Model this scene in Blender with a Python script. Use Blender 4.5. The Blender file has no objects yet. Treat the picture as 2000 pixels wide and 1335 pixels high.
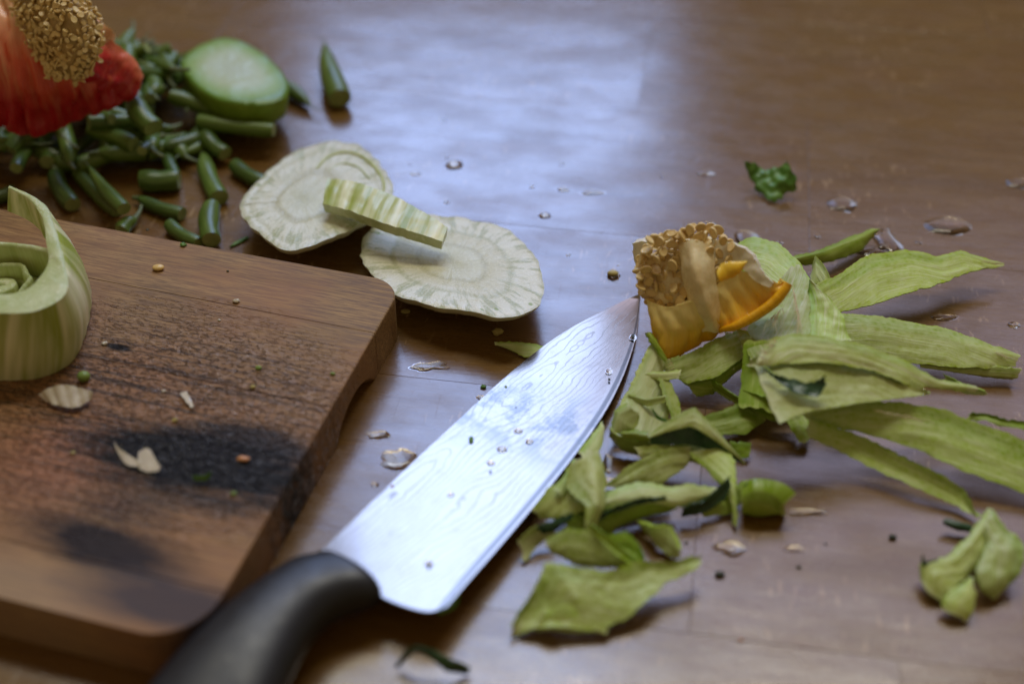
import bpy, math, random
import numpy as np
from mathutils import Vector, Matrix, noise
PI = math.pi
random.seed(7)
sc = bpy.context.scene
COL = sc.collection
S = 0.01                     # everything below is written in centimetres

# ------------------------------------------------------------------ camera
F_PX, PITCH, DIST = 2700.0, math.radians(40), 54.0
CAM = Vector((0, -DIST*math.cos(PITCH), DIST*math.sin(PITCH)))
FWD = Vector((0, math.cos(PITCH), -math.sin(PITCH)))
UP = Vector((0, math.sin(PITCH), math.cos(PITCH)))
cd = bpy.data.cameras.new('camera'); cam = bpy.data.objects.new('camera', cd); COL.objects.link(cam)
cam.location = CAM*S; cam.rotation_euler = (PI/2-PITCH, 0, 0)
cd.sensor_width = 36; cd.lens = 36*F_PX/2000; cd.clip_start = 0.02; cd.clip_end = 20
cd.dof.use_dof = True; cd.dof.focus_distance = 0.535; cd.dof.aperture_fstop = 4.0
sc.camera = cam

# ------------------------------------------------------------------ light: dim warm room, windows behind the counter and an added top lamp
w = bpy.data.worlds.new('World'); sc.world = w; w.use_nodes = True
bg = w.node_tree.nodes['Background']
bg.inputs[0].default_value = (0.70, 0.50, 0.28, 1); bg.inputs[1].default_value = 0.24
def area_light(name, x0, x1, z0, z1, y, rad, col):
    l = bpy.data.lights.new(name, 'AREA'); l.shape = 'RECTANGLE'
    l.size = (x1-x0)*S; l.size_y = (z1-z0)*S
    l.color = col; l.energy = rad*PI*l.size*l.size_y
    o = bpy.data.objects.new(name, l); COL.objects.link(o)
    o.location = ((x0+x1)/2*S, y*S, (z0+z1)/2*S); o.rotation_euler = (-PI/2, 0, 0)
    return o
area_light('window_pane_light', -23, 17, 39, 175, 100, 5.0, (0.38, 0.55, 1.0))
area_light('window_pane_light', 19, 95, 72, 175, 100, 1.25, (0.62, 0.62, 0.95))
area_light('added_top_light', -70, 80, 178, 250, 90, 13.0, (1.0, 0.96, 0.80))  # added unseen lamp above the panes, brightens the peelings from above
sc.view_settings.view_transform = 'Standard'; sc.view_settings.look = 'None'
sc.view_settings.exposure = 0.22; sc.view_settings.gamma = 1.0

# ------------------------------------------------------------------ helpers
def at(px, py, z=0.0):
    """point of the plane at height z (cm) behind a pixel of the 2000x1335 photograph"""
    d = FWD*F_PX + Vector((1, 0, 0))*(px-1000) + UP*(667.5-py)
    return CAM + d*((z-CAM.z)/d.z)
def tag(o, label=None, cat=None, group=None, kind=None):
    if label: o['label'] = label
    if cat: o['category'] = cat
    if group: o['group'] = group
    if kind: o['kind'] = kind
    return o
def empty(name, loc, *t, **k):
    o = bpy.data.objects.new(name, None); COL.objects.link(o); o.location = loc*S
    o.empty_display_size = 0.01
    return tag(o, *t, **k)
def mk(name, vs, fs, mats, parent=None, midx=None, uv=None, attrs=None, sharp=50, smooth=True, origin=None):
    """link ONE mesh object; vs in world centimetres"""
    vs = np.asarray(vs, float)
    if parent is not None: org = np.array(parent.matrix_basis.translation)/S if origin is None else np.array(origin)
    elif origin is not None: org = np.array(origin)
    else: org = np.array([vs[:, 0].mean(), vs[:, 1].mean(), vs[:, 2].min()])
    me = bpy.data.meshes.new(name)
    me.from_pydata([tuple(v) for v in (vs-org)*S], [], fs)
    if not isinstance(mats, (list, tuple)): mats = [mats]
    for m in mats: me.materials.append(m)
    if midx is not None: me.polygons.foreach_set('material_index', midx)
    if uv is not None:
        l = me.uv_layers.new(name='UVMap'); idx = np.zeros(len(me.loops), int); me.loops.foreach_get('vertex_index', idx)
        l.data.foreach_set('uv', np.asarray(uv, float)[idx].ravel())
    for k, a in (attrs or {}).items():
        t = me.attributes.new(k, 'FLOAT', 'POINT'); t.data.foreach_set('value', np.asarray(a, float))
    me.polygons.foreach_set('use_smooth', [smooth]*len(me.polygons))
    if smooth and sharp: me.set_sharp_from_angle(angle=math.radians(sharp))
    me.update()
    o = bpy.data.objects.new(name, me); COL.objects.link(o)
    if parent is not None:
        o.parent = parent
        if origin is not None: o.location = (Vector(origin)-parent.location/S)*S
    else: o.location = Vector(org)*S
    return o
def cr(pts, n):
    """catmull-rom through pts (k,d) -> n+1 samples, spaced by arc length"""
    P = np.asarray(pts, float)
    if len(P) == 1: return np.repeat(P, n+1, 0)
    if len(P) == 2:
        t = np.linspace(0, 1, n+1)[:, None]; return P[0]*(1-t)+P[1]*t
    Q = np.vstack([2*P[0]-P[1], P, 2*P[-1]-P[-2]]); out = []
    for i in range(len(P)-1):
        a, b, c, d = Q[i:i+4]
        for t in np.linspace(0, 1, 24, endpoint=False):
            out.append(.5*((2*b)+(-a+c)*t+(2*a-5*b+4*c-d)*t*t+(-a+3*b-3*c+d)*t**3))
    out.append(P[-1]); out = np.array(out)
    s = np.r_[0, np.cumsum(np.linalg.norm(np.diff(out, axis=0), axis=1))]; t = np.linspace(0, s[-1], n+1)
    return np.stack([np.interp(t, s, out[:, k]) for k in range(out.shape[1])], 1)
def nz(p, s=1.0, off=0.0): return noise.noise(Vector((p[0]*s+off, p[1]*s-off*.7, p[2]*s+off*.3)))

# ------------------------------------------------------------------ node helper
class NT:
    def __init__(s, name):
        s.m = bpy.data.materials.new(name); s.m.use_nodes = True; s.t = s.m.node_tree
        s.b = s.t.nodes['Principled BSDF']; s.k = 0
    def n(s, typ, ins=None, **props):
        nd = s.t.nodes.new('ShaderNode'+typ)
        for k, v in props.items(): setattr(nd, k, v)
        for k, v in (ins or {}).items(): s.put(nd.inputs[k], v)
        return nd
    def put(s, sock, v):
        if isinstance(v, bpy.types.NodeSocket): s.t.links.new(v, sock)
        elif isinstance(v, tuple) and len(v) == 3 and sock.type == 'RGBA': sock.default_value = (*v, 1)
        else: sock.default_value = v
    def math(s, op, a, b=0.0, c=0.0, clamp=False):
        nd = s.n('Math', operation=op, use_clamp=clamp)
        for i, v in enumerate((a, b, c)): s.put(nd.inputs[i], v)
        return nd.outputs[0]
    def mix(s, f, a, b, bt='MIX'):
        nd = s.n('Mix', data_type='RGBA', blend_type=bt)
        s.put(nd.inputs[0], f); s.put(nd.inputs[6], a); s.put(nd.inputs[7], b); return nd.outputs[2]
    def ramp(s, f, *stops, interp='LINEAR'):
        nd = s.n('ValToRGB'); nd.color_ramp.interpolation = interp; e = nd.color_ramp.elements
        for i, (p, c) in enumerate(stops):
            if i > 1: e.new(p)
            e[i].position = p
            e[i].color = (*c, 1) if isinstance(c, tuple) else (c, c, c, 1)
        s.put(nd.inputs[0], f); return nd.outputs[0]
    def obj(s, scale=(1, 1, 1), rot=0.0, loc=(0, 0, 0)):
        """object coordinates in cm"""
        m = s.n('Mapping', {'Vector': s.n('TexCoord').outputs['Object']})
        m.inputs['Scale'].default_value = (100*scale[0], 100*scale[1], 100*scale[2])
        if rot:
            m.inputs['Scale'].default_value = (100, 100, 100); m.inputs['Rotation'].default_value = (0, 0, rot)
            m2 = s.n('Mapping', {'Vector': m.outputs[0]}); m2.inputs['Scale'].default_value = scale
            m2.inputs['Location'].default_value = loc
            return m2.outputs[0]
        m.inputs['Location'].default_value = loc
        return m.outputs[0]
    def uv(s, scale=(1, 1, 1)):
        m = s.n('Mapping', {'Vector': s.n('UVMap', uv_map='UVMap').outputs[0]}); m.inputs['Scale'].default_value = scale
        return m.outputs[0]
    def noise(s, v, scale=1.0, detail=4, rough=.55, dist=0.0):
        return s.n('TexNoise', {'Vector': v, 'Scale': scale, 'Detail': detail, 'Roughness': rough, 'Distortion': dist}).outputs[0]
    def att(s, name): return s.n('Attribute', attribute_name=name).outputs['Fac']
    def rnd(s): return s.n('ObjectInfo').outputs['Random']
    def bump(s, h, strength=.3, dist=.05, prev=None):
        nd = s.n('Bump', {'Height': h, 'Strength': strength, 'Distance': dist*S})
        if prev is not None: s.put(nd.inputs['Normal'], prev)
        s.put(s.b.inputs['Normal'], nd.outputs[0]); return nd.outputs[0]
    def set(s, **k):
        for a, v in k.items():
            s.put(s.b.inputs[{'col': 'Base Color', 'rough': 'Roughness', 'metal': 'Metallic', 'ior': 'IOR', 'trans': 'Transmission Weight',
                              'sss': 'Subsurface Weight', 'coat': 'Coat Weight', 'coatr': 'Coat Roughness', 'spec': 'Specular IOR Level',
                              'emit': 'Emission Strength'}[a]], v)
        return s
    def sss(s, wt, r=(.5, .6, .2), scale=.15):
        s.b.inputs['Subsurface Weight'].default_value = wt; s.b.inputs['Subsurface Radius'].default_value = r
        s.b.inputs['Subsurface Scale'].default_value = scale*S

# ------------------------------------------------------------------ materials
CA = math.radians(-9.0)      # countertop grain direction
BA = math.radians(-16.4)     # cutting board grain direction
def counter_mat():
    n = NT('oiled_beech')
    rnd = n.n('ObjectInfo').outputs['Random']
    sh = n.n('CombineXYZ', {0: n.math('MULTIPLY', rnd, 37.0), 1: n.math('MULTIPLY', rnd, 91.0)}).outputs[0]
    def v(sx, sy):
        a = n.n('VectorMath', {0: n.obj(rot=-CA), 1: sh}, operation='ADD').outputs[0]
        m = n.n('Mapping', {'Vector': a}); m.inputs['Scale'].default_value = (sx, sy, 1); return m.outputs[0]
    broad = n.noise(v(.10, .9), 1, 4, .6, .6)
    fine = n.noise(v(.9, 16), 1, 5, .7)
    fleck = n.noise(v(2.2, 30), 1, 2, .5)
    blot = n.noise(v(.25, .3), 1, 3)
    c = n.ramp(broad, (.25, (.140, .071, .012)), (.8, (.235, .128, .026)))
    c = n.mix(n.ramp(fine, (.35, 0.55), (.62, 0.0)), c, (.085, .038, .010))
    c = n.mix(n.ramp(fleck, (.58, 0.0), (.72, 0.6)), c, (.085, .036, .014))
    c = n.mix(n.math('MULTIPLY', n.ramp(rnd, (0.0, 0.0), (1.0, 1.0)), .15), c, (.16, .075, .03))
    c = n.mix(n.ramp(blot, (.45, 0.0), (.7, .35)), c, (.15, .07, .03))
    # pale short cross-grain wear marks, in patches
    wear = n.noise(v(4.2, 1.1), 1, 2, .5); patch_ = n.noise(v(.16, .2), 1, 2)
    wm = n.math('MULTIPLY', n.ramp(wear, (.62, 0.0), (.68, 1.0)), n.ramp(patch_, (.50, 0.0), (.58, .6)))
    c = n.mix(wm, c, (.42, .28, .15))
    scr = n.noise(v(7.0, .35), 1, 2, .5); scr2 = n.noise(v(.6, 9.0), 1, 4, .7, 1.5)
    n.set(col=c, ior=1.5, coat=n.ramp(n.noise(v(.22, .45), 1, 3, .6), (.38, .45), (.6, 1.0)), coatr=n.ramp(n.noise(v(.3, .8), 1, 4, .65), (.35, .09), (.65, .20))); n.b.inputs['Coat IOR'].default_value = 1.62
    r = n.ramp(n.noise(v(.5, .9), 1, 4, .6), (.3, .20), (.7, .33))
    r = n.mix(n.ramp(scr2, (.58, 0.0), (.66, .55)), r, (.5, .5, .5))
    n.set(rough=r, spec=.58)
    b = n.bump(fine, .3, .008)
    b = n.bump(scr2, .3, .012, b)
    b = n.bump(n.ramp(scr, (.66, 0.0), (.72, 1.0)), .25, .006, b)
    nb = n.bump(n.noise(v(.5, 1.4), 1, 3), .5, .018, b); n.put(n.b.inputs['Coat Normal'], nb)
    return n.m
def end_mat():
    n = NT('joint_shadow_wood'); n.set(col=(.10, .05, .025), rough=.7); return n.m
M_COUNTER = counter_mat()

def board_mat(stains):
    n = NT('worn_board_wood')
    rnd = n.n('ObjectInfo').outputs['Random']
    P = n.obj(rot=-BA)
    sh = n.n('CombineXYZ', {0: n.math('MULTIPLY', rnd, 53.0), 1: n.math('MULTIPLY', rnd, 31.0)}).outputs[0]
    def v(sx, sy, shift=True):
        a = n.n('VectorMath', {0: P, 1: sh}, operation='ADD').outputs[0] if shift else P
        m = n.n('Mapping', {'Vector': a}); m.inputs['Scale'].default_value = (sx, sy, sy*.6); return m.outputs[0]
    broad = n.noise(v(.10, 1.1), 1, 4, .6, .8)
    fine = n.noise(v(.8, 14), 1, 5, .7)
    crack = n.noise(v(.16, 5.2, False), 1, 4, .66, .9)
    blot = n.noise(v(.16, .22, False), 1, 3)
    c = n.ramp(broad, (.28, (.27, .155, .055)), (.72, (.46, .29, .125)))
    c = n.mix(n.ramp(fine, (.40, 0.85), (.60, 0.0)), c, (.12, .06, .024))
    c = n.mix(n.math('MULTIPLY', rnd, .4), c, (.17, .095, .045))
    warm = n.ramp(blot, (.42, 0.0), (.6, .8))
    c = n.mix(n.math('MULTIPLY', warm, .7), c, (.30, .135, .055))
    xy = n.n('SeparateXYZ', {0: P})
    # used middle of the board: deep grain cracks and a cut-up, still wet surface
    def blob(cx, cy, rx, ry, soft, wob=.5, ang=0.0, sc_=.8):
        dx = n.math('SUBTRACT', xy.outputs[0], cx); dy = n.math('SUBTRACT', xy.outputs[1], cy)
        ca, sa = math.cos(ang), math.sin(ang)
        ex = n.math('DIVIDE', n.math('ADD', n.math('MULTIPLY', dx, ca), n.math('MULTIPLY', dy, sa)), rx)
        ey = n.math('DIVIDE', n.math('SUBTRACT', n.math('MULTIPLY', dy, ca), n.math('MULTIPLY', dx, sa)), ry)
        d = n.math('SQRT', n.math('ADD', n.math('MULTIPLY', ex, ex), n.math('MULTIPLY', ey, ey)))
        d = n.math('ADD', d, n.math('MULTIPLY', n.math('SUBTRACT', n.noise(v(sc_*.55, sc_*3.6, False), 1, 5, .7), .5), wob*2))
        return n.math('MULTIPLY', n.math('SUBTRACT', 1+soft, d), 1/(2*soft), clamp=True)
    used = blob(*stains['used'])
    ck = n.math('MULTIPLY', n.ramp(crack, (.44, 1.0), (.49, 0.0)), n.math('ADD', n.math('MULTIPLY', used, .85), .0))
    c = n.mix(n.math('MULTIPLY', used, .5), c, (.27, .12, .038))
    c = n.mix(n.math('MULTIPLY', blob(*stains['red']), .6), c, (.34, .13, .065))
    c = n.mix(n.math('MULTIPLY', blob(*stains['pale']), .5), c, (.36, .25, .16))
    c = n.mix(n.math('MULTIPLY', ck, .95), c, (.055, .028, .014))
    char = None
    for s_, amt, col in stains['char']:
        k = n.math('MULTIPLY', blob(*s_), amt)
        c = n.mix(k, c, col); char = k if char is None else n.math('MAXIMUM', char, k)
    gl = n.n('TexVoronoi', {'Vector': v(5.0, 7.5, False), 'Scale': 1.0}, feature='F1').outputs[0]
    gn = n.noise(v(3.2, 5.0, False), 1, 3, .7)
    wet = n.math('MULTIPLY', used, n.ramp(gn, (.46, 0.0), (.60, 1.0)))
    r = n.mix(wet, n.ramp(fine, (.3, .60), (.7, .74)), (.16, .16, .16))
    n.set(col=c, rough=r, spec=n.math('SUBTRACT', .5, n.math('MULTIPLY', char, .32)))
    b = n.bump(fine, .25, .012)
    b = n.bump(ck, -1.0, .09, b)
    ch = n.math('MULTIPLY', used, n.noise(v(2.6, 5.5, False), 1, 4, .75))
    b = n.bump(ch, .8, .10, b)
    sp = n.math('MULTIPLY', used, n.ramp(n.noise(v(3.6, 11.0, False), 1, 3, .7, .4), (.52, 0.0), (.66, 1.0)))
    b = n.bump(sp, 1.0, .13, b)
    n.set(coat=n.math('MULTIPLY', wet, .9), coatr=.10)
    cuts = n.noise(v(5.0, .9, False), 1, 2, .5, .6)
    cn_ = n.bump(n.math('MULTIPLY', n.ramp(cuts, (.62, 0.0), (.66, 1.0)), .6), -.35, .02, b)
    gb_ = n.n('Bump', {'Height': n.noise(v(7.0, 10.0, False), 1, 3, .8), 'Strength': 1.0, 'Distance': .16*S, 'Normal': cn_}); n.put(n.b.inputs['Coat Normal'], gb_.outputs[0])
    return n.m

def steel_mat():
    n = NT('etched_damascus_steel')
    P = n.uv((1, 1, 1))
    base = n.noise(n.uv((.20, .42, 1)), 1, 2, .4, .3)
    sep = n.n('SeparateXYZ', {0: P})
    field = n.math('ADD', n.math('MULTIPLY', base, 9.0), n.math('MULTIPLY', sep.outputs[1], 4.6))
    sub = n.noise(n.uv((1.9, 1.9, 1)), 1, 2, .5)
    field = n.math('ADD', field, n.math('MULTIPLY', sub, .9))
    f = n.math('ABSOLUTE', n.math('SUBTRACT', n.math('FRACT', field), .5))
    line = n.ramp(f, (.04, 1.0), (.12, 0.0))
    vn = n.att('vn'); bevel = n.ramp(vn, (.90, 1.0), (.93, 0.0))
    line = n.math('MULTIPLY', line, bevel)
    fade = n.ramp(n.noise(n.uv((.35, .5, 1)), 1, 3), (.36, .35), (.58, 1.0))
    line = n.math('MULTIPLY', line, fade)
    sm = n.noise(n.uv((.9, 1.2, 1)), 1, 6, .7)
    un = n.att('un')
    mid = n.ramp(un, (.36, 0.0), (.46, 1.0), (.54, 1.0), (.63, 0.0))
    c = n.mix(n.math('MULTIPLY', line, .75), (.37, .325, .285), (.215, .20, .185))
    c = n.mix(n.math('MULTIPLY', n.math('MULTIPLY', mid, n.ramp(sm, (.42, 1.0), (.56, 0.0))), .75), c, (.14, .145, .15))
    c = n.mix(n.ramp(sm, (.60, 0.0), (.68, .28)), c, (.20, .18, .155))
    dr = n.math('MULTIPLY', n.ramp(n.noise(n.uv((2.6, 3.4, 1)), 1, 4, .6), (.59, 0.0), (.62, .9)), mid)
    c = n.mix(dr, c, (.34, .30, .25))
    c = n.mix(n.ramp(vn, (.93, 0.0), (.945, .8), (.975, .8), (.985, 0.0)), c, (.10, .10, .10))
    n.set(col=c, metal=1.0, rough=n.mix(line, n.ramp(sm, (.3, .14), (.7, .24)), (.30, .30, .30)))
    b = n.bump(line, -.25, .003)
    n.bump(sm, .12, .006, b)
    return n.m
def edge_mat():
    n = NT('brushed_steel'); n.set(col=(.42, .43, .45), metal=1.0, rough=.28); return n.m
def handle_mat():
    n = NT('black_handle_plastic')
    f = n.noise(n.obj((60, 60, 60)), 1, 2)
    n.set(col=n.mix(n.noise(n.obj((1.2, 1.2, 1.2)), 1, 4), (.006, .008, .013), (.011, .013, .020)), rough=n.ramp(n.noise(n.obj((1.5,)*3), 1, 5, .7), (.35, .38), (.65, .50)), spec=.55)
    n.bump(f, .15, .004)
    return n.m

def peel_mat(name, c1, c2, pale, rough=.34, dimple=.5, fib=.5, sss=.18):
    n = NT(name)
    r = n.rnd()
    sh = n.n('CombineXYZ', {0: n.math('MULTIPLY', r, 43.0), 1: n.math('MULTIPLY', r, 17.0)}).outputs[0]
    def v(sx, sy):
        a = n.n('VectorMath', {0: n.uv(), 1: sh}, operation='ADD').outputs[0]
        m = n.n('Mapping', {'Vector': a}); m.inputs['Scale'].default_value = (sx, sy, 1); return m.outputs[0]
    fibre = n.noise(v(.55, 9.0), 1, 5, .7, .3)
    fib2 = n.noise(v(1.2, 26.0), 1, 3, .6)
    big = n.noise(v(.5, .9), 1, 3)
    c = n.mix(n.ramp(big, (.3, 0.0), (.7, 1.0)), c1, c2)
    c = n.mix(n.math('MULTIPLY', n.ramp(fibre, (.48, 0.0), (.66, 1.0)), fib), c, pale)
    c = n.mix(n.math('MULTIPLY', n.ramp(fib2, (.60, 0.0), (.72, 1.0)), fib*.7), c, pale)
    vn = n.att('vn'); un = n.att('un')
    side_ = n.math('ADD', vn, n.math('MULTIPLY', n.math('SUBTRACT', n.noise(v(.3, 1.3), 1, 4, .6), .5), 1.1))
    c = n.mix(n.ramp(side_, (.12, .65), (.42, 0.0)), c, tuple(a_*b_ for a_, b_ in zip(c1, (.62, .78, .4))))
    e = n.math('MULTIPLY', n.math('ABSOLUTE', n.math('SUBTRACT', vn, .5)), 2.0)
    e = n.math('ADD', e, n.math('MULTIPLY', n.math('SUBTRACT', big, .5), .3))
    rim = n.ramp(e, (.80, 0.0), (.97, .75))
    c = n.mix(rim, c, tuple(min(1, a*b) for a, b in zip(c1, (.92, .98, .45))))
    eu = n.math('MULTIPLY', n.math('ABSOLUTE', n.math('SUBTRACT', un, .5)), 2.0)
    c = n.mix(n.ramp(n.math('ADD', eu, n.math('MULTIPLY', n.math('SUBTRACT', fibre, .5), .35)), (.90, 0.0), (1.0, .65)), c, pale)
    hs = n.n('HueSaturation', {'Hue': n.math('ADD', .488, n.math('MULTIPLY', r, .022)), 'Saturation': n.math('ADD', 1.04, n.math('MULTIPLY', r, .18)),
                               'Value': n.math('ADD', .80, n.math('MULTIPLY', n.math('FRACT', n.math('MULTIPLY', r, 7.7)), .36)), 'Color': c})
    vo = n.n('TexVoronoi', {'Vector': v(4.6, 5.6), 'Scale': 1.0, 'Randomness': .8}, feature='F1').outputs[0]
    c = n.mix(n.ramp(vo, (.15, .0), (.6, dimple*.35)), hs.outputs[0], pale)
    n.set(col=c, rough=n.ramp(fibre, (.3, rough-.08), (.7, rough+.12)), spec=.5)
    b = n.bump(vo, -dimple, .10)
    b = n.bump(fibre, .6, .06, b)
    n.bump(fib2, .3, .02, b)
    if sss: n.sss(sss*.5, (.6, .8, .25), .06)
    tr = n.n('BsdfTranslucent', {'Color': n.mix(.5, c, (.62, .74, .16))}); ms = n.n('MixShader', {0: .22})
    n.t.links.new(n.b.outputs[0], ms.inputs[1]); n.t.links.new(tr.outputs[0], ms.inputs[2]); n.t.links.new(ms.outputs[0], n.t.nodes['Material Output'].inputs['Surface'])
    return n.m
M_PEEL = peel_mat('peel_flesh', (.48, .62, .12), (.64, .77, .24), (.88, .95, .60), fib=.7, dimple=.8)
M_PEEL_FIB = peel_mat('fibrous_peel_flesh', (.46, .61, .14), (.61, .75, .26), (.92, .97, .70), fib=1.0, dimple=.5)
M_PEEL_PALE = peel_mat('pale_peel_flesh', (.58, .70, .29), (.70, .80, .42), (.86, .92, .66), dimple=.3, fib=.7)
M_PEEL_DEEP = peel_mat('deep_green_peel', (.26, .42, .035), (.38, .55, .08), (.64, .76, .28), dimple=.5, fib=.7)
def skin_mat(name, a, b, rough=.3):
    n = NT(name)
    k = n.noise(n.obj((1.6, 1.6, 1.6)), 1, 4, .6)
    n.set(col=n.mix(n.ramp(k, (.35, 0.0), (.65, 1.0)), a, b), rough=n.ramp(k, (.3, rough), (.7, rough+.18)), spec=.5)
    n.bump(n.noise(n.obj((7, 7, 7)), 1, 4, .6), .4, .03)
    n.sss(.08, (.4, .7, .2), .1)
    return n.m
M_SKIN = skin_mat('green_skin', (.28, .42, .08), (.40, .54, .13), .36)
M_DARK = skin_mat('dark_green_skin', (.012, .045, .022), (.035, .095, .035), .22)
M_LEAF = skin_mat('leaf_green', (.07, .20, .025), (.16, .33, .06), .35)

def fennel_mat(name, rings, seed=0.0):
    n = NT(name)
    un, vn = n.att('un'), n.att('vn')
    wob = n.noise(n.obj((.55, .55, .55), loc=(seed, 0, 0)), 1, 3)
    r = n.math('ADD', vn, n.math('MULTIPLY', n.math('SUBTRACT', wob, .5), .10))
    c = n.ramp(r, *rings)
    # radial cell walls, strongest in the outer layer
    sp = n.n('CombineXYZ', {0: n.math('MULTIPLY', un, 62.0), 1: n.math('MULTIPLY', vn, 3.0)}).outputs[0]
    rad = n.noise(sp, 1, 3, .6, .2)
    k = n.math('MULTIPLY', n.ramp(rad, (.50, 0.0), (.60, 1.0)), n.ramp(r, (.45, .1), (.6, .5), (.72, .85), (1.0, .95)))
    c = n.mix(n.math('MULTIPLY', k, .8), c, (.38, .42, .20))
    tiny = n.noise(n.obj((9, 9, 9)), 1, 4, .7)
    c = n.mix(n.ramp(tiny, (.55, 0.0), (.75, .35)), c, (.82, .82, .72))
    vo = n.n('TexVoronoi', {'Vector': n.n('CombineXYZ', {0: n.math('MULTIPLY', un, 36.0), 1: n.math('MULTIPLY', vn, 7.0)}).outputs[0], 'Scale': 1.0})
    dots = n.math('MULTIPLY', n.ramp(vo.outputs[0], (.10, 1.0), (.2, 0.0)), n.ramp(r, (.80, 0.0), (.86, 1.0), (.95, 1.0), (1.0, 0.0)))
    dots = n.math('MULTIPLY', dots, n.ramp(n.n('SeparateColor', {0: vo.outputs['Color']}).outputs[0], (.5, 0.0), (.6, 1.0)))
    c = n.mix(n.math('MULTIPLY', dots, .8), c, (.26, .36, .06))
    n.set(col=c, rough=n.ramp(tiny, (.3, .16), (.7, .34)), spec=.6)
    b = n.bump(rad, .6, .07); n.bump(tiny, .5, .05, b)
    n.sss(.15, (.8, .9, .4), .09)
    return n.m
RG_A = [(0.0, (0.70, 0.72, 0.56)), (.30, (0.72, 0.74, 0.58)), (.37, (0.56, 0.56, 0.38)), (.42, (0.70, 0.70, 0.52)), (.60, (0.74, 0.74, 0.58)), (.66, (0.57, 0.59, 0.40)), (.71, (0.77, 0.78, 0.63)), (.96, (0.81, 0.82, 0.69)), (1.0, (0.61, 0.62, 0.46))]
RG_B = [(0.0, (0.67, 0.71, 0.55)), (.36, (0.72, 0.74, 0.59)), (.42, (0.54, 0.54, 0.36)), (.49, (0.64, 0.64, 0.46)), (.54, (0.77, 0.78, 0.63)), (.78, (0.74, 0.75, 0.59)), (.84, (0.60, 0.60, 0.40)), (.90, (0.79, 0.80, 0.66)), (1.0, (0.61, 0.62, 0.46))]
M_FEN_A = fennel_mat('fennel_cut_face', RG_A); M_FEN_B = fennel_mat('fennel_cut_face_double', RG_B, 4.0)
def rib_mat(name, a, b, dens=5.0):
    n = NT(name)
    st = n.noise(n.uv((dens, .12, 1)), 1, 3, .5)
    fine = n.noise(n.uv((dens*6, .4, 1)), 1, 3, .6)
    c = n.mix(n.ramp(st, (.38, 0.0), (.62, 1.0)), a, b)
    c = n.mix(n.ramp(fine, (.5, 0.0), (.75, .3)), c, (.80, .82, .64))
    n.set(col=c, rough=.34, spec=.5)
    b_ = n.bump(st, .6, .08); n.bump(fine, .3, .02, b_)
    n.sss(.15, (.7, .9, .3), .1)
    return n.m
M_RIB = rib_mat('ribbed_fennel_layer', (.34, .42, .06), (.86, .88, .58), 1.5)
M_RIB_IN = rib_mat('inner_fennel_layer', (.44, .50, .16), (.58, .63, .28), 2.0)
def cut_mat():
    n = NT('fennel_cut_edge')
    t = n.noise(n.obj((5, 5, 5)), 1, 5, .7); g = n.noise(n.obj((1.1, 1.1, 1.1)), 1, 3)
    c = n.mix(n.ramp(g, (.35, 0.0), (.65, 1.0)), (.42, .50, .20), (.58, .64, .36))
    c = n.mix(n.ramp(t, (.55, 0.0), (.72, .7)), c, (.78, .80, .62))
    n.set(col=c, rough=.3, spec=.5); n.bump(t, .7, .06); n.sss(.15, (.7, .9, .3), .1)
    return n.m
M_CUT = cut_mat()

def plain0(name, ca=(.86, .70, .40), cb=(.94, .84, .54)):
    n = NT(name); t = n.noise(n.obj((1.3, 1.3, 1.3)), 1, 5, .65); f = n.noise(n.obj((6, 6, 6)), 1, 4, .7)
    n.set(col=n.mix(n.ramp(t, (.4, 0.0), (.62, 1.0)), ca, cb), rough=n.ramp(f, (.35, .2), (.65, .4)))
    n.bump(f, .5, .05); n.sss(.15, (.9, .7, .4), .1); return n.m
def pepper_mat(name, lo, mid, hi, seedoff=0.0, lo_at=.2, mid_at=.62, hi_at=.92):
    """vn 0 = pale inner pith, 1 = coloured outer skin"""
    n = NT(name)
    un, vn = n.att('un'), n.att('vn')
    g = n.noise(n.obj((.9, .9, .9), loc=(seedoff, 0, 0)), 1, 4, .6)
    st = n.noise(n.uv((3.6, .35, 1)), 1, 4, .6, .3)
    r = n.math('ADD', vn, n.math('MULTIPLY', n.math('SUBTRACT', g, .5), .28))
    c = n.ramp(r, (lo_at, lo), (mid_at, mid), (hi_at, hi), (1.0, hi))
    c = n.mix(n.math('MULTIPLY', n.ramp(st, (.5, 0.0), (.72, .55)), n.ramp(vn, (.6, 1.0), (.95, .1))), c, lo)
    n.set(col=c, rough=n.ramp(st, (.3, .22), (.7, .36)), spec=.5)
    b = n.bump(st, .6, .06); n.bump(n.noise(n.obj((8, 8, 8)), 1, 4, .7), .35, .03, b)
    n.sss(.2, (.9, .6, .15), .12)
    return n.m
M_YEL = pepper_mat('yellow_pepper_flesh', (.94, .78, .32), (.93, .62, .08), (.88, .47, .012))
M_YWH = pepper_mat('white_pepper_pith', (.88, .84, .70), (.86, .81, .64), (.88, .82, .62), 3)
M_REDS = pepper_mat('glossy_red_pepper_flesh', (.78, .22, .12), (.60, .03, .03), (.42, .006, .02), 9, .05, .35, .7)
M_REDBED = plain0('tan_seed_bed', (.40, .27, .10), (.56, .40, .17))
M_FLAP = pepper_mat('bright_yellow_flesh', (.92, .62, .06), (.92, .58, .03), (.90, .48, .01), 8)
M_PLAC = plain0('pale_placenta')
M_RED = pepper_mat('red_pepper_flesh', (.88, .50, .27), (.78, .13, .06), (.42, .006, .012), 5, .22, .52, .82)
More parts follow.
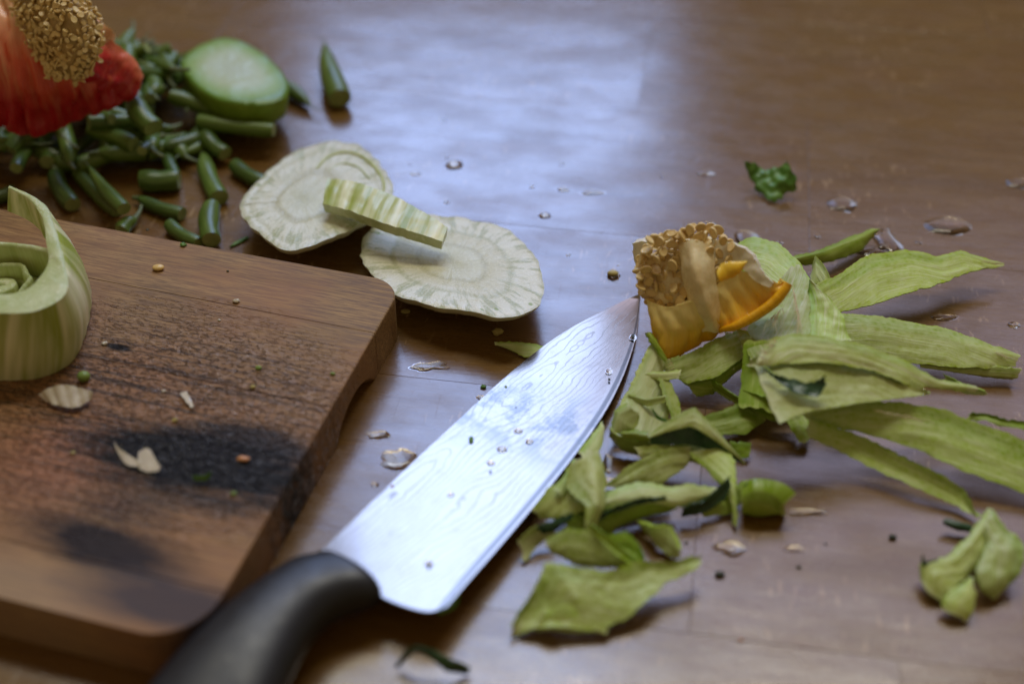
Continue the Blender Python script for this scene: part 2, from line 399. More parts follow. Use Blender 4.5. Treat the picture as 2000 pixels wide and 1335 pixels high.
def seed_mat():
    n = NT('pepper_seed')
    r = n.rnd(); k = n.noise(n.obj((9, 9, 9)), 1, 2)
    c = n.mix(r, (.80, .57, .22), (.92, .75, .38)); c = n.mix(n.math('MULTIPLY', k, .35), c, (.50, .30, .09))
    n.set(col=c, rough=.36, spec=.5); n.sss(.15, (.9, .7, .3), .12); n.bump(k, .3, .02)
    return n.m
M_SEED = seed_mat()
def bean_mat(name, a, b):
    n = NT(name); r = n.rnd()
    st = n.noise(n.uv((.5, 7, 1)), 1, 3)
    c = n.mix(r, a, b); c = n.mix(n.ramp(st, (.4, 0.0), (.7, .5)), c, tuple(x*1.8 for x in b))
    n.set(col=c, rough=n.ramp(st, (.3, .28), (.7, .42)), spec=.5); n.bump(n.noise(n.obj((9, 9, 9)), 1, 3), .25, .02)
    n.sss(.08, (.4, .7, .2), .15)
    return n.m
M_BEAN = bean_mat('green_bean_skin', (.040, .080, .012), (.105, .170, .026))
M_BEANCUT = skin_mat('bean_cut_end', (.20, .28, .07), (.34, .40, .15), .4)
M_STALK = skin_mat('bean_stalk', (.10, .15, .05), (.22, .25, .13), .45)
def disc_mat():
    n = NT('stalk_slice_face'); vn = n.att('vn')
    t = n.noise(n.obj((3, 3, 3)), 1, 4)
    r = n.math('ADD', vn, n.math('MULTIPLY', n.math('SUBTRACT', t, .5), .08))
    c = n.ramp(r, (0.0, (.50, .58, .43)), (.5, (.48, .57, .36)), (.80, (.27, .42, .11)), (.95, (.13, .26, .025)))
    n.set(col=c, rough=.35); n.sss(.2, (.6, .8, .3), .3); n.bump(t, .3, .04); return n.m
M_DISC = disc_mat()
M_RIND = skin_mat('stalk_rind', (.15, .25, .012), (.22, .33, .03), .45)
def water_mat():
    n = NT('water'); n.set(col=(.92, .85, .74), rough=.0, trans=1.0, ior=1.333); return n.m
M_WATER = water_mat()
def plain(name, c, rough=.45, var=.25, scale=3.0, sss=.1):
    n = NT(name); k = n.noise(n.obj((scale,)*3), 1, 4, .6)
    n.set(col=n.mix(k, tuple(x*(1-var) for x in c), tuple(min(1, x*(1+var)) for x in c)), rough=rough); n.bump(k, .4, .04)
    if sss: n.sss(sss, (.6, .7, .4), .1)
    return n.m
M_ONION = plain('translucent_onion', (.62, .57, .47), .2, .15, 2.0, .3)
M_CRUMB = plain('crumb_green', (.20, .30, .06)); M_CRUMBY = plain('crumb_yellow', (.50, .42, .14)); M_CRUMBD = plain('crumb_dark', (.03, .04, .02))
M_CRUMBO = plain('crumb_orange', (.60, .28, .12)); M_CRUMBR = plain('crumb_red', (.35, .08, .03))

# ------------------------------------------------------------------ countertop: single staves with butt joints
def rot2(p, a): c, s = math.cos(a), math.sin(a); return (p[0]*c-p[1]*s, p[0]*s+p[1]*c)
def loc2(px, py, z, a): q = at(px, py, z); return rot2((q.x, q.y), -a)
def extrude(name, poly, z0, z1, mat, parent, bev=.05):
    """polygon (ccw, world cm) extruded, with a small bevel along the top edge"""
    k = len(poly); P = np.array([(x, y) for x, y in poly]); c = P.mean(0)
    nrm = []
    for i in range(k):
        a, b, d = P[i-1], P[i], P[(i+1) % k]
        e1 = (b-a)/max(1e-9, np.linalg.norm(b-a)); e2 = (d-b)/max(1e-9, np.linalg.norm(d-b))
        n1 = np.array([e1[1], -e1[0]]); n2 = np.array([e2[1], -e2[0]]); m = n1+n2; m /= max(.4, np.dot(m, n1)); nrm.append(m)
    nrm = np.array(nrm)
    rings = [(P, z0), (P, z1-bev), (P-nrm*bev*.3, z1-bev*.3), (P-nrm*bev, z1)]
    vs = [(x, y, z) for R, z in rings for x, y in R]; fs = []
    for r in range(3):
        for i in range(k): j = (i+1) % k; fs.append((r*k+i, r*k+j, (r+1)*k+j, (r+1)*k+i))
    fs.append(tuple(range(3*k, 4*k))); fs.append(tuple(reversed(range(k))))
    return mk(name, vs, fs, mat, parent, smooth=False)
ctop = empty('countertop', Vector((0, 0, -3)), kind='structure')
seams = [loc2(970, 436, 0, CA)[1], loc2(850, 828, 0, CA)[1], loc2(1620, 1270, 0, CA)[1]]
WD = (seams[0]-seams[2])/2
print('stave', WD, seams)
joints = {}   # row -> joint x
def jx(px, py): return loc2(px, py, 0, CA)[0]
rows = {}
base = seams[0]
rowj = {0: [jx(1270, 60)], -1: [jx(1378, 790)], 1: [jx(450, 30), jx(1920, 30)]}
j_here = [(1580, 420), (1757, 1300), (1270, 70), (1378, 800), (446, 40), (1920, 20)]
for px, py in j_here:
    x, y = loc2(px, py, 0, CA); r = math.floor((y-base)/WD); rows.setdefault(r, []).append(x)
rr = random.Random(3)
for r in range(-6, 12):
    y0, y1 = base+r*WD+.006, base+(r+1)*WD-.006
    js = sorted(rows.get(r, []))
    xs = [-75] + ([] if js else [rr.uniform(-60, -40)])
    if js:
        x = js[0]-rr.uniform(38, 48)
        xs = [-75]+([x] if x > -70 else [])+js
        while xs[-1] < 40: xs.append(xs[-1]+rr.uniform(30, 45))
    else:
        while xs[-1] < 45: xs.append(xs[-1]+rr.uniform(28, 46))
        # keep random joints of unmarked rows outside the picture's clear middle
    xs = [x for x in xs if x < 72]+[75]
    for a, b in zip(xs[:-1], xs[1:]):
        poly = [rot2(p, CA) for p in ((a+.005, y0), (b-.005, y0), (b-.005, y1), (a+.005, y1))]
        o = extrude('stave', poly, -3, 0, M_COUNTER, ctop, .009)

# ------------------------------------------------------------------ cutting board
BZ = 2.0
bfar = loc2(450, 490, BZ, BA)[1]; bright = loc2(590, 895, BZ, BA)[0]; bnear = loc2(180, 1212, BZ, BA)[1]
sm = [loc2(x, y, BZ, BA)[1] for x, y in ((722, 648), (650, 795), (589, 903), (520, 1010), (432, 1155))]
print('board', bfar, bright, bnear, sm)
b0 = Vector((*rot2((bright-18, (bfar+bnear)/2), BA), 0))
board = empty('cutting_board', b0, 'worn wooden cutting board with black scorch marks under the fennel chunk', 'cutting board')
def bl(px, py):   # board-frame coordinates of a pixel, relative to the board origin (what the material sees)
    x, y = loc2(px, py, BZ, BA); o = rot2((b0.x, b0.y), -BA); return x-o[0], y-o[1]
def st(px, py, rx, ry, soft, wob, ang=0.0, sc_=.8): x, y = bl(px, py); return (x, y, rx, ry, soft, wob, ang, sc_)
M_BOARD = board_mat({
    'used': st(270, 800, 6.6, 4.4, .5, .45), 'red': st(110, 900, 2.6, 1.9, .5, .4), 'pale': st(40, 1150, 3.0, 1.2, .5, .4),
    'char': [(st(398, 905, 4.3, 1.6, .30, .75, .06), 1.0, (.010, .010, .013)), (st(490, 868, 2.1, .95, .3, .45), .85, (.014, .013, .018)),
             (st(205, 1066, 2.8, .9, .4, .6, -.05), .95, (.016, .015, .022)), (st(250, 985, 1.5, .7, .6, .5), .55, (.03, .028, .035)),
             (st(345, 1180, 3.2, .95, .45, .45), .85, (.045, .045, .065)), (st(232, 678, .52, .20, .3, .4, 0, 3.0), .97, (.008, .008, .010)),
             (st(430, 985, 1.6, .35, .6, .4), .5, (.04, .035, .035))]})
ys = [bfar]+sm+[bnear]
XL = bright-34
ca, cb = 1.25, 1.9          # corner radii
def right_edge(y):           # outline x of the right side
    if y > bfar-ca: return bright-ca+math.sqrt(max(0, ca*ca-(y-(bfar-ca))**2))
    if y < bnear+cb: return bright-cb+math.sqrt(max(0, cb*cb-(bnear+cb-y)**2))
    return bright
grip = (loc2(664, 800, 0, BA)[1], 1.9)   # shallow finger groove under the right side
for i in range(len(ys)-1):
    yh, yl = ys[i]-.018, ys[i+1]+.018
    m = 40; side = []
    for k in range(m+1):
        y = yl+(yh-yl)*k/m
        if i == 0 and k == m: y = yh
        side.append((right_edge(min(max(y, bnear+.0005), bfar-.0005)), y))
    outline = [(XL, yl)]+side+[(XL, yh)]
    kk = len(outline); vs = []; fs = []
    bev = .07
    def ring(inx, z, arch=False):
        for q, (x, y) in enumerate(outline):
            g = max(0, 1-((y-grip[0])/grip[1])**2)
            zz = z; xx = x-(inx if x > XL+1 else 0)
            if arch: zz = max(z, .95*g**.8) if x > XL+1 else z
            if arch == 2: xx = x-(inx+1.1*g if x > XL+1 else 0); zz = .02
            wx, wy = rot2((xx, y), BA); vs.append((wx, wy, zz))
    ring(.0, .06, 2); ring(0, .08, 1); ring(0, BZ-bev); ring(bev*.3, BZ-bev*.3); ring(bev, BZ)
    for r in range(4):
        for q in range(kk): j = (q+1) % kk; fs.append((r*kk+q, r*kk+j, (r+1)*kk+j, (r+1)*kk+q))
    fs.append(tuple(range(4*kk, 5*kk))); fs.append(tuple(reversed(range(kk))))
    mk('board_strip', vs, fs, M_BOARD, board, smooth=False)

def tube(name, pts, rad, mats, parent=None, seg=14, n=40, flat=1.0, vcol=1.0, **k):
    C = cr([np.array(at(*p)) for p in pts], n); Rr = np.interp(np.linspace(0, 1, n+1), np.linspace(0, 1, len(rad)), rad)
    tg = np.gradient(C, axis=0); vs, uv, fs = [], [], []; Ls = np.r_[0, np.cumsum(np.linalg.norm(np.diff(C, axis=0), axis=1))]
    for i in range(n+1):
        t = tg[i]/np.linalg.norm(tg[i]); b = np.cross(t, (0, 0, 1)); b /= max(1e-6, np.linalg.norm(b)); u = np.cross(b, t)
        for j in range(seg):
            a = 2*PI*j/seg; r_ = Rr[i]*(1+.08*nz((C[i][0]*2+j, C[i][1]*2, 0), .8)); vs.append(C[i]+b*math.cos(a)*r_+u*math.sin(a)*r_*flat); uv.append((Ls[i], j/seg*2))
    for i in range(n):
        for j in range(seg): j2 = (j+1) % seg; fs.append((i*seg+j, i*seg+j2, (i+1)*seg+j2, (i+1)*seg+j))
    fs += [tuple(reversed(range(seg))), tuple(range(n*seg, n*seg+seg))]
    N = len(vs)
    return mk(name, vs, fs, mats, parent, None, uv, {'vn': [vcol]*N, 'un': [.5]*N}, sharp=60, **k)
# ------------------------------------------------------------------ ruled patches (peels, slices, pepper walls)
def patch(name, rails, mats, thick=.14, n=44, m=16, bow=0.0, relief=.03, jag=.05, crease=False, parent=None, ribs=None,
          taper=True, ejag=.10, seed=None, side=0, label=None, cat=None, group=None, ridge=0.0, ang=0.0, fold=0.0, curl=0.0, vflip=False, pix=True):
    sd = seed if seed is not None else random.uniform(0, 90)
    R = []
    for rail in rails:
        W = [np.array(at(*p)) if pix else np.array(p, float) for p in rail]
        C_ = cr(W, n)
        if ang:
            W = np.array(W); sl = np.r_[0, np.cumsum(np.linalg.norm(np.diff(W, axis=0), axis=1))]; tt = np.linspace(0, sl[-1], n+1)
            C_ = C_*(1-ang)+ang*np.stack([np.interp(tt, sl, W[:, k]) for k in range(3)], 1)
        R.append(C_)
    R = np.array(R)                                  # rails, n+1, 3
    G = np.zeros((n+1, m+1, 3))
    for i in range(n+1):
        col = R[:, i]
        if len(col) == 2 or crease:
            t = np.linspace(0, len(col)-1, m+1)
            for k in range(3): G[i, :, k] = np.interp(t, range(len(col)), col[:, k])
        else: G[i] = cr(col, m)
    L = np.r_[0, np.cumsum(np.linalg.norm(np.diff(G[:, m//2], axis=0), axis=1))]
    V = np.zeros((n+1, m+1))
    V[:, 1:] = np.cumsum(np.linalg.norm(np.diff(G, axis=1), axis=2), axis=1)
    B = G.copy(); vv = np.linspace(0, 1, m+1); uu = np.linspace(0, 1, n+1)
    tu = np.gradient(G, axis=0); tv = np.gradient(G, axis=1)
    nn = np.cross(tu, tv); ln = np.linalg.norm(nn, axis=2, keepdims=True); nn = nn/np.maximum(ln, 1e-9)
    ref = nn[n//2, m//2]
    if ref[2] < 0 and not vflip: nn = -nn
    if vflip: nn = -nn if ref[2] > 0 else nn
    for i in range(n+1):
        for j in range(m+1):
            p = G[i, j]; h = bow*4*vv[j]*(1-vv[j])
            h += relief*(nz(p, 1.3, sd)*1.6+nz(p, 3.1, sd+5))
            if ribs: h += ribs[1]*(1+1.2*nz(p, .9, sd+7))*(abs(math.sin(PI*ribs[0]*uu[i]+1.8*nz(p, .7, sd)))-.5)
            h += ridge*(nz((uu[i]*L[-1]*.28, vv[j]*V[i, -1]*3.2+sd, sd), 1)+.5*nz((uu[i]*L[-1]*.5, vv[j]*V[i, -1]*8+sd, sd+3), 1))
            if fold: h += fold*(abs(vv[j]-(.5+.22*math.sin(sd)+.10*math.sin(uu[i]*3+sd)))-.25)
            if curl: h += curl*(2*uu[i]-1)**2
            B[i, j] = p+nn[i, j]*h
        wj = jag*(nz((L[i]*1.9, sd, 0), 1)+.8*nz((L[i]*7, sd, 3), 1)+.5*nz((L[i]*17, sd, 3), 1))
        wk = jag*(nz((L[i]*2.1, sd, 9), 1)+.6*nz((L[i]*7, sd, 5), 1))
        d = tv[i, 0]/max(1e-6, np.linalg.norm(tv[i, 0])); B[i, 0] += d*wj
        d = tv[i, m]/max(1e-6, np.linalg.norm(tv[i, m])); B[i, m] += d*wk
    for j in range(m+1):
        for i, s in ((0, -1), (n, 1)):
            t = tu[i, j]/max(1e-6, np.linalg.norm(tu[i, j]))
            B[i, j] += t*s*ejag*(nz((V[i, j]*3, sd, 1), 1)+.8*abs(nz((V[i, j]*11, sd, 2), 1)))
    th = np.full((n+1, m+1), thick)
    if taper: th = thick*(.30+.70*np.sqrt(np.clip(4*vv*(1-vv), 0, 1)))[None, :]*(.35+.65*np.clip(np.minimum(uu, 1-uu)*8, 0, 1))[:, None]
    Bt = B-nn*th[..., None]
    N = (n+1)*(m+1); vs = np.vstack([B.reshape(-1, 3), Bt.reshape(-1, 3)])
    # keep the piece on or above the counter
    id_ = lambda i, j: i*(m+1)+j
    fs, mi = [], []
    for i in range(n):
        for j in range(m):
            a, b, c, d = id_(i, j), id_(i+1, j), id_(i+1, j+1), id_(i, j+1)
            fs.append((a, b, c, d)); mi.append(0); fs.append((N+a, N+d, N+c, N+b)); mi.append(1)
    for i in range(n):
        fs.append((id_(i, 0), N+id_(i, 0), N+id_(i+1, 0), id_(i+1, 0))); mi.append(side)
        fs.append((id_(i, m), id_(i+1, m), N+id_(i+1, m), N+id_(i, m))); mi.append(side)
    for j in range(m):
        fs.append((id_(0, j), id_(0, j+1), N+id_(0, j+1), N+id_(0, j))); mi.append(side)
        fs.append((id_(n, j), N+id_(n, j), N+id_(n, j+1), id_(n, j+1))); mi.append(side)
    if ref[2]*1 < 0: fs = [tuple(reversed(f)) for f in fs]
    uvs = np.stack([np.repeat(L[:, None], m+1, 1).ravel(), V.ravel()], 1); uvs = np.vstack([uvs, uvs])
    vn = np.tile(vv, n+1); un = np.repeat(uu, m+1)
    if not isinstance(mats, (list, tuple)): mats = [mats, mats]
    o = mk(name, vs, fs, mats, parent, mi, uvs, {'vn': np.r_[vn, vn], 'un': np.r_[un, un]}, sharp=55)
    tag(o, label, cat, group); GRID[o.name] = (B, nn)
    return o
GRID = {}

# ------------------------------------------------------------------ peelings
G1 = 'pale green stalk peelings heaped beside the knife'
FL_L, FL, PL, DP = [M_PEEL_FIB, M_SKIN], [M_PEEL, M_SKIN], [M_PEEL_PALE, M_SKIN], [M_PEEL_DEEP, M_SKIN]
def peel(label, rails, mats=FL, parent=None, **k):
    k.setdefault('thick', .11); k.setdefault('ridge', .035); k.setdefault('ang', .75); k.setdefault('fold', random.choice([-.22, .22, -.14, .14])); k.setdefault('relief', .02)
    k['relief'] *= .45; k['bow'] = k.get('bow', 0)*.55; k.setdefault('jag', .065); k.setdefault('ejag', .16); k['n'] = int(k.get('n', 44)*1.7)
    return patch('peeling', rails, mats, label=label, cat='peeling', group=G1, **k)
# right-hand fan
peel('long green stem sliver pointing to the drops at upper right of the heap', [[(1545,502,.9),(1600,488,.9),(1655,464,.8),(1706,446,.7)],[(1552,518,.7),(1625,508,.6),(1685,486,.5),(1712,456,.5)]], [M_PEEL_DEEP, M_SKIN], bow=.28, thick=.3)
peel('uppermost long pale peeling of the right-hand fan, narrowing to a frayed tip', [[(1585,560,2.2),(1630,540,2.1),(1690,502,2.0),(1765,489,1.7),(1830,500,1.5),(1875,490,1.4),(1915,503,1.2),(1960,515,1.0)],[(1595,585,1.9),(1640,608,1.6),(1720,588,1.5),(1795,566,1.3),(1850,548,1.2),(1895,532,1.1),(1930,524,1.0),(1960,520,.95)]], FL, bow=.10, thick=.18, relief=.05, n=60)
peel('broad dimpled peeling second from top in the right-hand fan, tip near the frame edge', [[(1620,612,1.6),(1700,614,1.6),(1780,628,1.4),(1850,641,1.2),(1915,664,1.1),(1992,690,.8)],[(1630,670,1.1),(1700,692,1.0),(1770,704,.9),(1850,712,.8),(1925,716,.8),(1985,712,.7)]], FL, bow=.12, relief=.05, n=60)
peel('narrow light peeling curling along the lower edge of the broad dimpled one', [[(1790,706,.75),(1860,712,.7),(1930,716,.75),(1998,722,.7)],[(1800,716,.5),(1850,724,.4),(1925,737,.25),(1975,742,.2)]], FL, bow=.1, n=40)
peel('wide dimpled peeling running out of the frame at the right below the heap', [[(1560,800,1.9),(1650,780,2.2),(1760,784,2.2),(1850,800,2.0),(1930,830,1.7),(2060,880,1.4)],[(1580,822,1.6),(1690,846,1.4),(1790,876,1.2),(1890,922,.9),(1960,945,.7),(2060,985,.4)]], FL, bow=-.22, relief=.05, n=60)
peel('thin bright rim peeling folded over the wide one at the frame edge', [[(1895,806,1.6),(1925,806,1.6),(1960,818,1.6),(2050,826,1.5)],[(1890,816,1.4),(1925,822,1.4),(1965,832,1.4),(2050,850,1.3)]], DP, bow=.05, n=30, m=8)
peel('long slim peeling pointing down right to the lobed offcut', [[(1580,815,1.7),(1670,846,1.5),(1750,882,1.2),(1820,918,1.0),(1885,955,.7),(1908,1008,.3)],[(1578,852,1.2),(1650,886,.9),(1720,922,.6),(1790,952,.5),(1865,986,.3),(1908,1010,.2)]], FL, bow=-.12, n=56)
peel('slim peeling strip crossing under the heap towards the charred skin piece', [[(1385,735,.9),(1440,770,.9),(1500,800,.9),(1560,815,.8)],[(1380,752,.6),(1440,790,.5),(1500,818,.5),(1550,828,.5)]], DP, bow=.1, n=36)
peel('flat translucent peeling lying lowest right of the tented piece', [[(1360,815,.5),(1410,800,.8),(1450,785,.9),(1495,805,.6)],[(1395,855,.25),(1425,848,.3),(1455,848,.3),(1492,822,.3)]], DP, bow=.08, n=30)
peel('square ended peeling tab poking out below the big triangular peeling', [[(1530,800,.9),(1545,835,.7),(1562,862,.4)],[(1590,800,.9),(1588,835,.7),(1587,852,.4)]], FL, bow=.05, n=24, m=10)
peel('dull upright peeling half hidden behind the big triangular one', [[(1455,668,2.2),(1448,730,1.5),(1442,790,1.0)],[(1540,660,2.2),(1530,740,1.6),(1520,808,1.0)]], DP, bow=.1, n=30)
peel('fibrous pale peeling standing between the pepper core and the fan', [[(1524,545,2.5),(1496,590,2.2),(1446,662,1.9),(1468,704,2.0)],[(1562,520,2.9),(1580,556,2.8),(1583,655,2.3),(1560,712,2.2)]], FL_L, bow=.22, relief=.06, n=48, m=24)
peel('glossy creased peeling right of the fibrous one', [[(1572,545,2.7),(1580,600,2.5),(1578,665,2.3)],[(1600,556,2.9),(1640,610,2.5),(1660,668,2.1)]], FL_L, bow=.18, relief=.10, n=40, m=20)
peel('rounded peeling behind the pepper core at the top of the heap', [[(1425,485,1.6),(1470,466,2.2),(1520,478,2.3),(1565,520,2.2),(1590,560,2.2)],[(1440,520,1.6),(1480,560,1.8),(1520,580,2.0),(1560,590,2.0),(1590,600,2.0)]], FL, bow=.3, relief=.07, n=48)
peel('small curled peeling tip sticking up at the back of the fan', [[(1585,520,2.0),(1592,498,2.4),(1612,520,2.4),(1625,552,2.0)],[(1590,560,1.8),(1600,555,1.9),(1612,565,1.9),(1625,572,1.8)]], FL, bow=.15, n=26, m=12)
peel('long split peeling lying on top of the big triangular one', [[(1482,700,3.5),(1500,670,3.7),(1540,653,3.8),(1610,656,3.8),(1690,674,3.5),(1765,704,3.0),(1830,738,2.3),(1904,752,1.6)],[(1484,714,3.3),(1525,711,3.35),(1585,707,3.4),(1645,709,3.35),(1705,724,3.05),(1765,746,2.75),(1820,757,2.2),(1900,764,1.5)]], FL_L, fold=-.05, bow=.1, relief=.06, n=64, m=20)
peel('ragged thin peeling end trailing right of the long split one', [[(1840,728,1.6),(1880,748,1.5),(1925,762,1.2)],[(1850,752,1.3),(1885,768,1.1),(1930,768,1.0)]], PL, bow=.05, n=22, m=10)
tri = peel('big triangular peeling carrying a dark green skin curl', [[(1474,716,3.0),(1528,706,3.2),(1600,700,3.2),(1690,706,2.9),(1760,734,2.7),(1815,766,2.4)],[(1500,780,2.8),(1560,765,2.9),(1620,750,2.9),(1700,748,2.8),(1760,755,2.6),(1815,768,2.35)],[(1522,826,2.6),(1572,806,2.6),(1640,793,2.6),(1710,784,2.5),(1770,776,2.4),(1815,770,2.3)]], FL, relief=.05, n=64, m=26, thick=.2, jag=.03, ejag=.05)
patch('skin_curl', [[(1490,716,3.5),(1520,734,3.35),(1552,742,3.25),(1590,746,3.3),(1612,730,3.7)],[(1494,724,3.3),(1528,752,3.2),(1560,770,3.1),(1595,772,3.1),(1614,752,3.3)]], [M_DARK, M_SKIN], thick=.05, relief=.05, bow=-.06, jag=.1, n=40, m=12, parent=tri)
# loose pieces under the heap; deep green ones added to darken its reflection
peel('added crumpled peeling buried under the right-hand fan', [[(1560,640,1.5),(1600,690,1.4),(1640,740,1.2)],[(1640,650,.9),(1680,700,.8),(1720,750,.6)]], DP, n=30, m=12)
peel('added olive peeling wedged under the left corner of the big triangular one', [[(1455,760,1.2),(1500,770,1.5),(1560,778,1.5)],[(1462,800,.5),(1505,812,.6),(1560,812,.6)]], DP, n=30, m=12)
peel('added wide peeling in the shade below the middle of the heap', [[(1530,700,1.6),(1600,730,1.7),(1680,760,1.6)],[(1520,790,.5),(1590,800,.5),(1660,810,.5)]], DP, n=30, m=12)
peel('ragged fringe peeling poking out at the left corner of the long split one', [[(1468,700,2.9),(1500,690,3.1),(1545,700,3.1)],[(1470,716,2.7),(1505,718,2.9),(1550,714,3.0)]], FL_L, n=30, m=10, ejag=.3)
peel('short pale curl between the pepper core and the wide veined peeling', [[(1440,640,1.9),(1462,650,2.0),(1478,690,1.7)],[(1432,690,1.3),(1448,700,1.4),(1465,715,1.2)]], PL, n=26, m=12)
# under-layers of the front group
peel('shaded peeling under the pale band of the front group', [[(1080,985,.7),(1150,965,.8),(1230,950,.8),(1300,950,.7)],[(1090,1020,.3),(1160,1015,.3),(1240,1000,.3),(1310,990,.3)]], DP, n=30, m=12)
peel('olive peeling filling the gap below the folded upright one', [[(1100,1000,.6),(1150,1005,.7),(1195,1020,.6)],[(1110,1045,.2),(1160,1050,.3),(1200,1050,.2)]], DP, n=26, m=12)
peel('pale underlying peeling between tented and sloping ones', [[(1240,872,.9),(1290,868,1.0),(1345,866,1.1),(1400,880,1.1)],[(1262,905,.5),(1300,905,.5),(1350,905,.6),(1400,915,.7)]], FL, n=30, m=12)
peel('narrow bright peeling along the blade edge above the olive one', [[(1085,955,1.3),(1105,925,1.4),(1122,895,1.4)],[(1098,968,1.1),(1118,938,1.2),(1134,905,1.3)]], PL, n=24, m=8)
peel('thin curled strip crossing the tall pale peeling low down', [[(1225,770,1.0),(1262,778,1.1),(1300,770,1.2)],[(1228,780,.9),(1262,790,1.0),(1302,782,1.1)]], FL_L, n=26, m=8)
peel('dark-edged offcut tucked behind the half-round stalk end', [[(1452,945,1.1),(1475,936,1.2),(1500,940,1.1)],[(1455,960,.9),(1478,955,1.0),(1502,956,.9)]], [M_DARK, M_SKIN], n=20, m=8)
# below the pepper
peel('wide veined peeling under the lower tip of the yellow pepper core', [[(1295,705,1.2),(1350,688,1.5),(1400,660,1.7),(1445,645,1.8)],[(1300,728,.9),(1345,748,.9),(1400,735,1.1),(1450,700,1.4)]], FL, bow=.18, relief=.05, n=40)
peel('dark folded peeling beneath the wide veined one', [[(1330,738,.8),(1380,745,.9),(1425,720,1.2),(1455,690,1.4)],[(1360,775,.35),(1392,768,.35),(1430,735,.7),(1462,710,.9)]], DP, bow=.1, n=30)
peel('slender white-edged peeling hanging straight down below the pepper', [[(1415,650,1.7),(1418,690,1.4),(1428,722,1.1)],[(1428,648,1.7),(1432,690,1.4),(1434,722,1.1)]], PL, bow=.06, n=24, m=8)
peel('thin green sliver leaning against the pepper next to the knife tip', [[(1258,650,2.0),(1280,680,1.8),(1300,706,1.6)],[(1275,648,2.0),(1292,678,1.8),(1306,702,1.6)]], DP, bow=.05, n=22, m=8)
peel('frayed strip end lying across the tall pale peeling', [[(1262,728,1.25),(1290,725,1.3),(1330,722,1.4)],[(1258,737,1.15),(1290,740,1.2),(1325,738,1.3)]], PL, bow=.04, n=22, m=8)
peel('tall pale smooth peeling beside the knife tip', [[(1272,668,1.7),(1240,735,1.2),(1205,800,.8),(1190,845,.5)],[(1296,690,1.4),(1302,750,.8),(1308,800,.4),(1300,855,.2)]], PL, bow=.25, relief=.03, n=44, m=18)
peel('thin ragged strip right of the tall pale peeling', [[(1286,736,1.2),(1296,775,.9),(1312,818,.6)],[(1304,735,1.2),(1322,770,.9),(1330,806,.6)]], FL, bow=.05, n=26, m=8)
peel('cream rounded end of the curled peeling by the knife edge', [[(1192,838,.9),(1200,800,1.4),(1222,786,1.7)],[(1215,850,.9),(1235,838,1.2),(1250,812,1.5)]], PL, bow=.2, n=26, m=14)
peel('cupped peeling under the cream rounded end', [[(1188,832,1.0),(1205,850,1.0),(1235,856,1.0),(1262,852,1.1)],[(1192,856,.4),(1215,880,.2),(1245,888,.15),(1272,882,.15)]], FL, bow=.16, n=28, m=12)
peel('narrow olive peeling bridging the cupped and the tented ones', [[(1212,842,1.15),(1240,838,1.3),(1266,842,1.35)],[(1215,854,1.0),(1240,858,1.05),(1268,862,1.1)]], [M_PEEL_DEEP, M_DARK], bow=.08, n=22, m=8)
tent = peel('tented triangular peeling with a dark green skin underside', [[(1264,848,1.2),(1300,822,1.7),(1335,800,2.1),(1358,794,2.3),(1400,836,1.8),(1456,903,.9)],[(1268,856,1.15),(1305,842,1.55),(1345,832,1.9),(1370,840,1.95),(1405,864,1.5),(1456,905,.9)]], FL, relief=.02, n=50, m=14, thick=.18, jag=.02, ejag=.02)
patch('dark_skin', [[(1268,857,1.12),(1305,843,1.5),(1345,833,1.85),(1370,841,1.9),(1405,865,1.45),(1455,905,.88)],[(1272,868,.95),(1310,868,1.15),(1345,868,1.3),(1375,876,1.2),(1410,890,1.0),(1452,905,.85)]], [M_DARK, M_DARK], thick=.08, relief=.03, n=44, m=10, parent=tent, jag=.03)
peel('tiny hooked sprig poking out left of the tented peeling', [[(1272,800,1.6),(1282,818,1.4),(1300,824,1.3)],[(1277,798,1.6),(1288,813,1.4),(1300,818,1.3)]], [M_LEAF, M_LEAF], thick=.06, n=16, m=6)
peel('sloping veined peeling below the tented one', [[(1180,950,.5),(1235,905,.8),(1290,878,1.0),(1345,872,1.1)],[(1230,945,.2),(1290,945,.2),(1335,915,.5),(1350,892,.8)]], FL, bow=.14, relief=.05, n=44, m=18)
peel('drooping peeling that ends in a long thin hook over the dark puddle', [[(1345,882,1.1),(1378,915,.9),(1410,948,.8),(1428,990,.5),(1433,1026,.15)],[(1418,872,1.2),(1436,900,1.1),(1438,950,.9),(1440,990,.5),(1440,1028,.15)]], FL, bow=.12, n=44, m=16)
peel('small blunt peeling scrap right of the tented tip', [[(1425,862,.5),(1445,862,.5),(1466,866,.4)],[(1430,888,.2),(1448,895,.2),(1464,892,.2)]], DP, bow=.1, n=20, m=10)
peel('pale band peeling lying across the middle of the front group', [[(1160,972,.9),(1205,948,1.2),(1250,938,1.3),(1310,950,1.2),(1350,944,1.2),(1400,952,1.0)],[(1165,1002,.6),(1210,990,.9),(1260,984,1.0),(1320,990,.8),(1360,984,.7),(1400,972,.7)]], PL, bow=.15, relief=.05, n=50, m=16)
peel('black-green skin strip curving under the pale band', [[(1330,990,.8),(1370,975,.9),(1400,950,1.1),(1425,930,1.3)],[(1335,1005,.3),(1375,1000,.4),(1415,975,.7),(1428,945,1.1)]], [M_DARK, M_DARK], bow=.1, n=34, m=10)
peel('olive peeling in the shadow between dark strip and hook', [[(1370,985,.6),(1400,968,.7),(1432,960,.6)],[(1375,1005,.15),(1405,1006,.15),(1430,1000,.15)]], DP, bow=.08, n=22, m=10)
peel('plump rounded stick of peel with a black streak on top', [[(1160,1012,.8),(1210,992,1.0),(1260,975,1.1),(1305,972,1.0),(1314,984,.7)],[(1165,1048,.2),(1215,1024,.3),(1262,1006,.3),(1305,998,.3),(1316,990,.4)]], DP, bow=.28, thick=.35, relief=.03, n=44, m=16)
